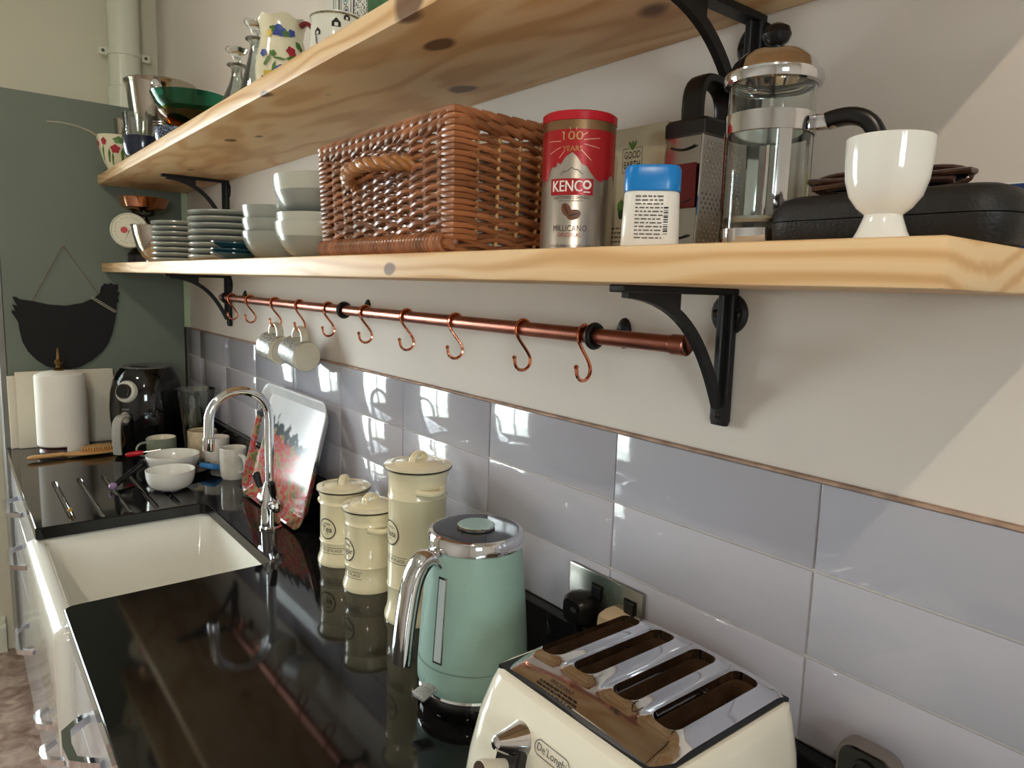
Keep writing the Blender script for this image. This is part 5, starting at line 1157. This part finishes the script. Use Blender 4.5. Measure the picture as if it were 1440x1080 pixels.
# floral jug
fj = thing('floral_jug', 'cream jug painted with blue and red flowers and burgundy handle', 'jug', (-.14, 1.183, ZU))
jp = [(.034, .0), (.036, .004), (.030, .012), (.044, .04), (.054, .075), (.055, .10), (.047, .14), (.043, .165), (.0465, .190), (.050, .197)]
rows_ = []
for (r, z) in jp+[(r-.003, z) for r, z in jp[::-1]][:-3]:
    ring = []
    for i in range(48):
        a = 2*pi*i/48; rim = max(0, (z-.15)/.047); ring.append((r*cos(a)*(1+.05*rim*cos(3*a)), r*sin(a)*(1+.05*rim*sin(2*a)), z+.004*rim*sin(6*a)))
    rows_.append(ring)
JC = mat('jug_cream', (228, 222, 192), .15, var=.02, coat=.3)
jb = loft(rows_).build('body', JC, fj, smooth=60)
jrf = prof_r(jp); a0 = az_cam(-.14, 1.183)
for (da, z, rx_, ry_, m) in ((-.15, .165, .014, .011, FLB), (-.55, .16, .006, .008, FLY), (.18, .160, .008, .006, FLG), (-.42, .168, .006, .006, FLG), (.42, .163, .008, .007, FLB), (.35, .125, .009, .010, FLR), (.36, .112, .012, .004, FLG), (-.35, .118, .007, .006, FLG), (-.55, .104, .004, .012, FLG), (-.1, .108, .012, .0022, FLG), (-.75, .12, .008, .007, FLB), (-.05, .085, .013, .010, FLB), (-.5, .075, .012, .009, FLY), (-.7, .066, .009, .008, FLR), (.2, .08, .007, .006, FLR), (.6, .09, .008, .006, FLB), (-.3, .09, .003, .012, FLG), (.75, .14, .006, .01, FLG)): daub(jrf, a0+da, z, rx_, ry_, m, jb, da, .12, .003)
BURG = mat('burgundy_glaze', (120, 30, 40), .15, var=.1, coat=.4)
ha = a0+1.05; d = Vector((cos(ha), sin(ha), 0)); e = Vector((-d.y, d.x, 0))
strap(bez(d*.044+Zv*.185, d*.085+Zv*.215, d*.088+Zv*.10, d*.052+Zv*.085, 16), .0045, .008).build('handle', BURG, fj, smooth=50)
# white jug with black house print
wj = thing('house_jug', 'white jug with small black house drawings on the upper shelf', 'jug', (-.15, .893, ZU))
wp = [(.030, 0), (.032, .004), (.040, .03), (.046, .07), (.046, .095), (.0435, .113), (.046, .126)]
wb_ = lathe([(0, .002)]+wp+[(.043, .126), (.0405, .113), (.043, .09), (.036, .03), (0, .008)], 44).build('body', mat('jug_white', (224, 226, 214), .14, var=.02, coat=.3), wj)
wrf = prof_r(wp); a0 = az_cam(-.15, .893)
for da, z, s in ((.0, .098, 1), (.42, .112, .7), (-.75, .085, .8)):
    v = [(-.008*s, 0), (.008*s, 0), (.008*s, .008*s), (0, .016*s), (-.008*s, .008*s)]; wrap(v, [(0, 1, 2, 3, 4)], wrf, a0+da, z, .0008).build('house_print', INK, wb_, smooth=0)
    v = [(-.003*s, .001*s), (.003*s, .001*s), (.003*s, .007*s), (-.003*s, .007*s)]; wrap(v, [(0, 1, 2, 3)], wrf, a0+da, z, .0012).build('house_print', MATS['jug_white'], wb_, smooth=0)
daub(wrf, a0-.8, .075, .002, .014, mat('mauve_paint', (110, 96, 120), .4), wb_, .2); daub(wrf, a0-.45, .068, .008, .003, MATS['mauve_paint'], wb_, .5)
wrap(*rect2d(-pi*.045, pi*.045, .1205, .1235, 48), wrf, a0, 0, .0009).build('rim_scroll', mat('olive_scroll', (120, 112, 84), .5, var=.6, vscale=160), wb_, smooth=0)
d = Vector((cos(a0+1.5), sin(a0+1.5), 0)); e = Vector((-d.y, d.x, 0)); strap(bez(d*.042+Zv*.112, d*.075+Zv*.12, d*.078+Zv*.05, d*.042+Zv*.04, 14), .004, .006).build('handle', MATS['jug_white'], wj, smooth=50)
# decorated panel on the wall behind the jugs
dp = thing('decorated_panel', 'white decorated panel with black lines and circle border behind the jugs', 'panel', (-.03, 0, ZU))
pn = rbox(0, .012, .80, 1.205, 0, .36, .002, 1).build('board', mat('panel_white', (220, 220, 212), .3, var=.01), dp, rot=(0, 0, 0))
def pprint(y0, y1, z0, z1, m, nm='line'): box(-.0006, 0, y0, y1, z0, z1).build(nm, m, pn, smooth=0)
for y, w_ in ((1.168, .0018), (1.158, .0016), (1.140, .005), (1.130, .002), (1.083, .002), (1.070, .005)): pprint(y-w_/2, y+w_/2, .01, .35, INK if w_ > .0017 else mat('soft_grey', (150, 150, 150), .5))
for k in range(7):
    z = .17+k*.0265 if True else 0
    c_ = lathe([(.0105, 0), (.0122, 0)], 28); c_.xf(Matrix.Translation((-.0008, 1.1065, z)) @ Matrix.Rotation(-pi/2, 4, 'Y')); c_.build('circle_line', INK, pn, smooth=0)
    c_ = lathe([(0, 0), (.0068, 0)], 24); c_.xf(Matrix.Translation((-.0009, 1.1065, z)) @ Matrix.Rotation(-pi/2, 4, 'Y')); c_.build('circle_dot', mat('teal_dot', (106, 164, 170), .4) if k % 2 else mat('navy_dot', (44, 44, 100), .4), pn, smooth=0)
pprint(1.010, 1.066, .01, .35, pattern_mat('scribble_print', (24, 24, 24), (228, 228, 220), 230, .5, 'N', .42), 'scribble_field')
pprint(.82, 1.008, .01, .35, mat('green_wash', (62, 112, 76), .5, var=.35, vscale=25), 'green_field')
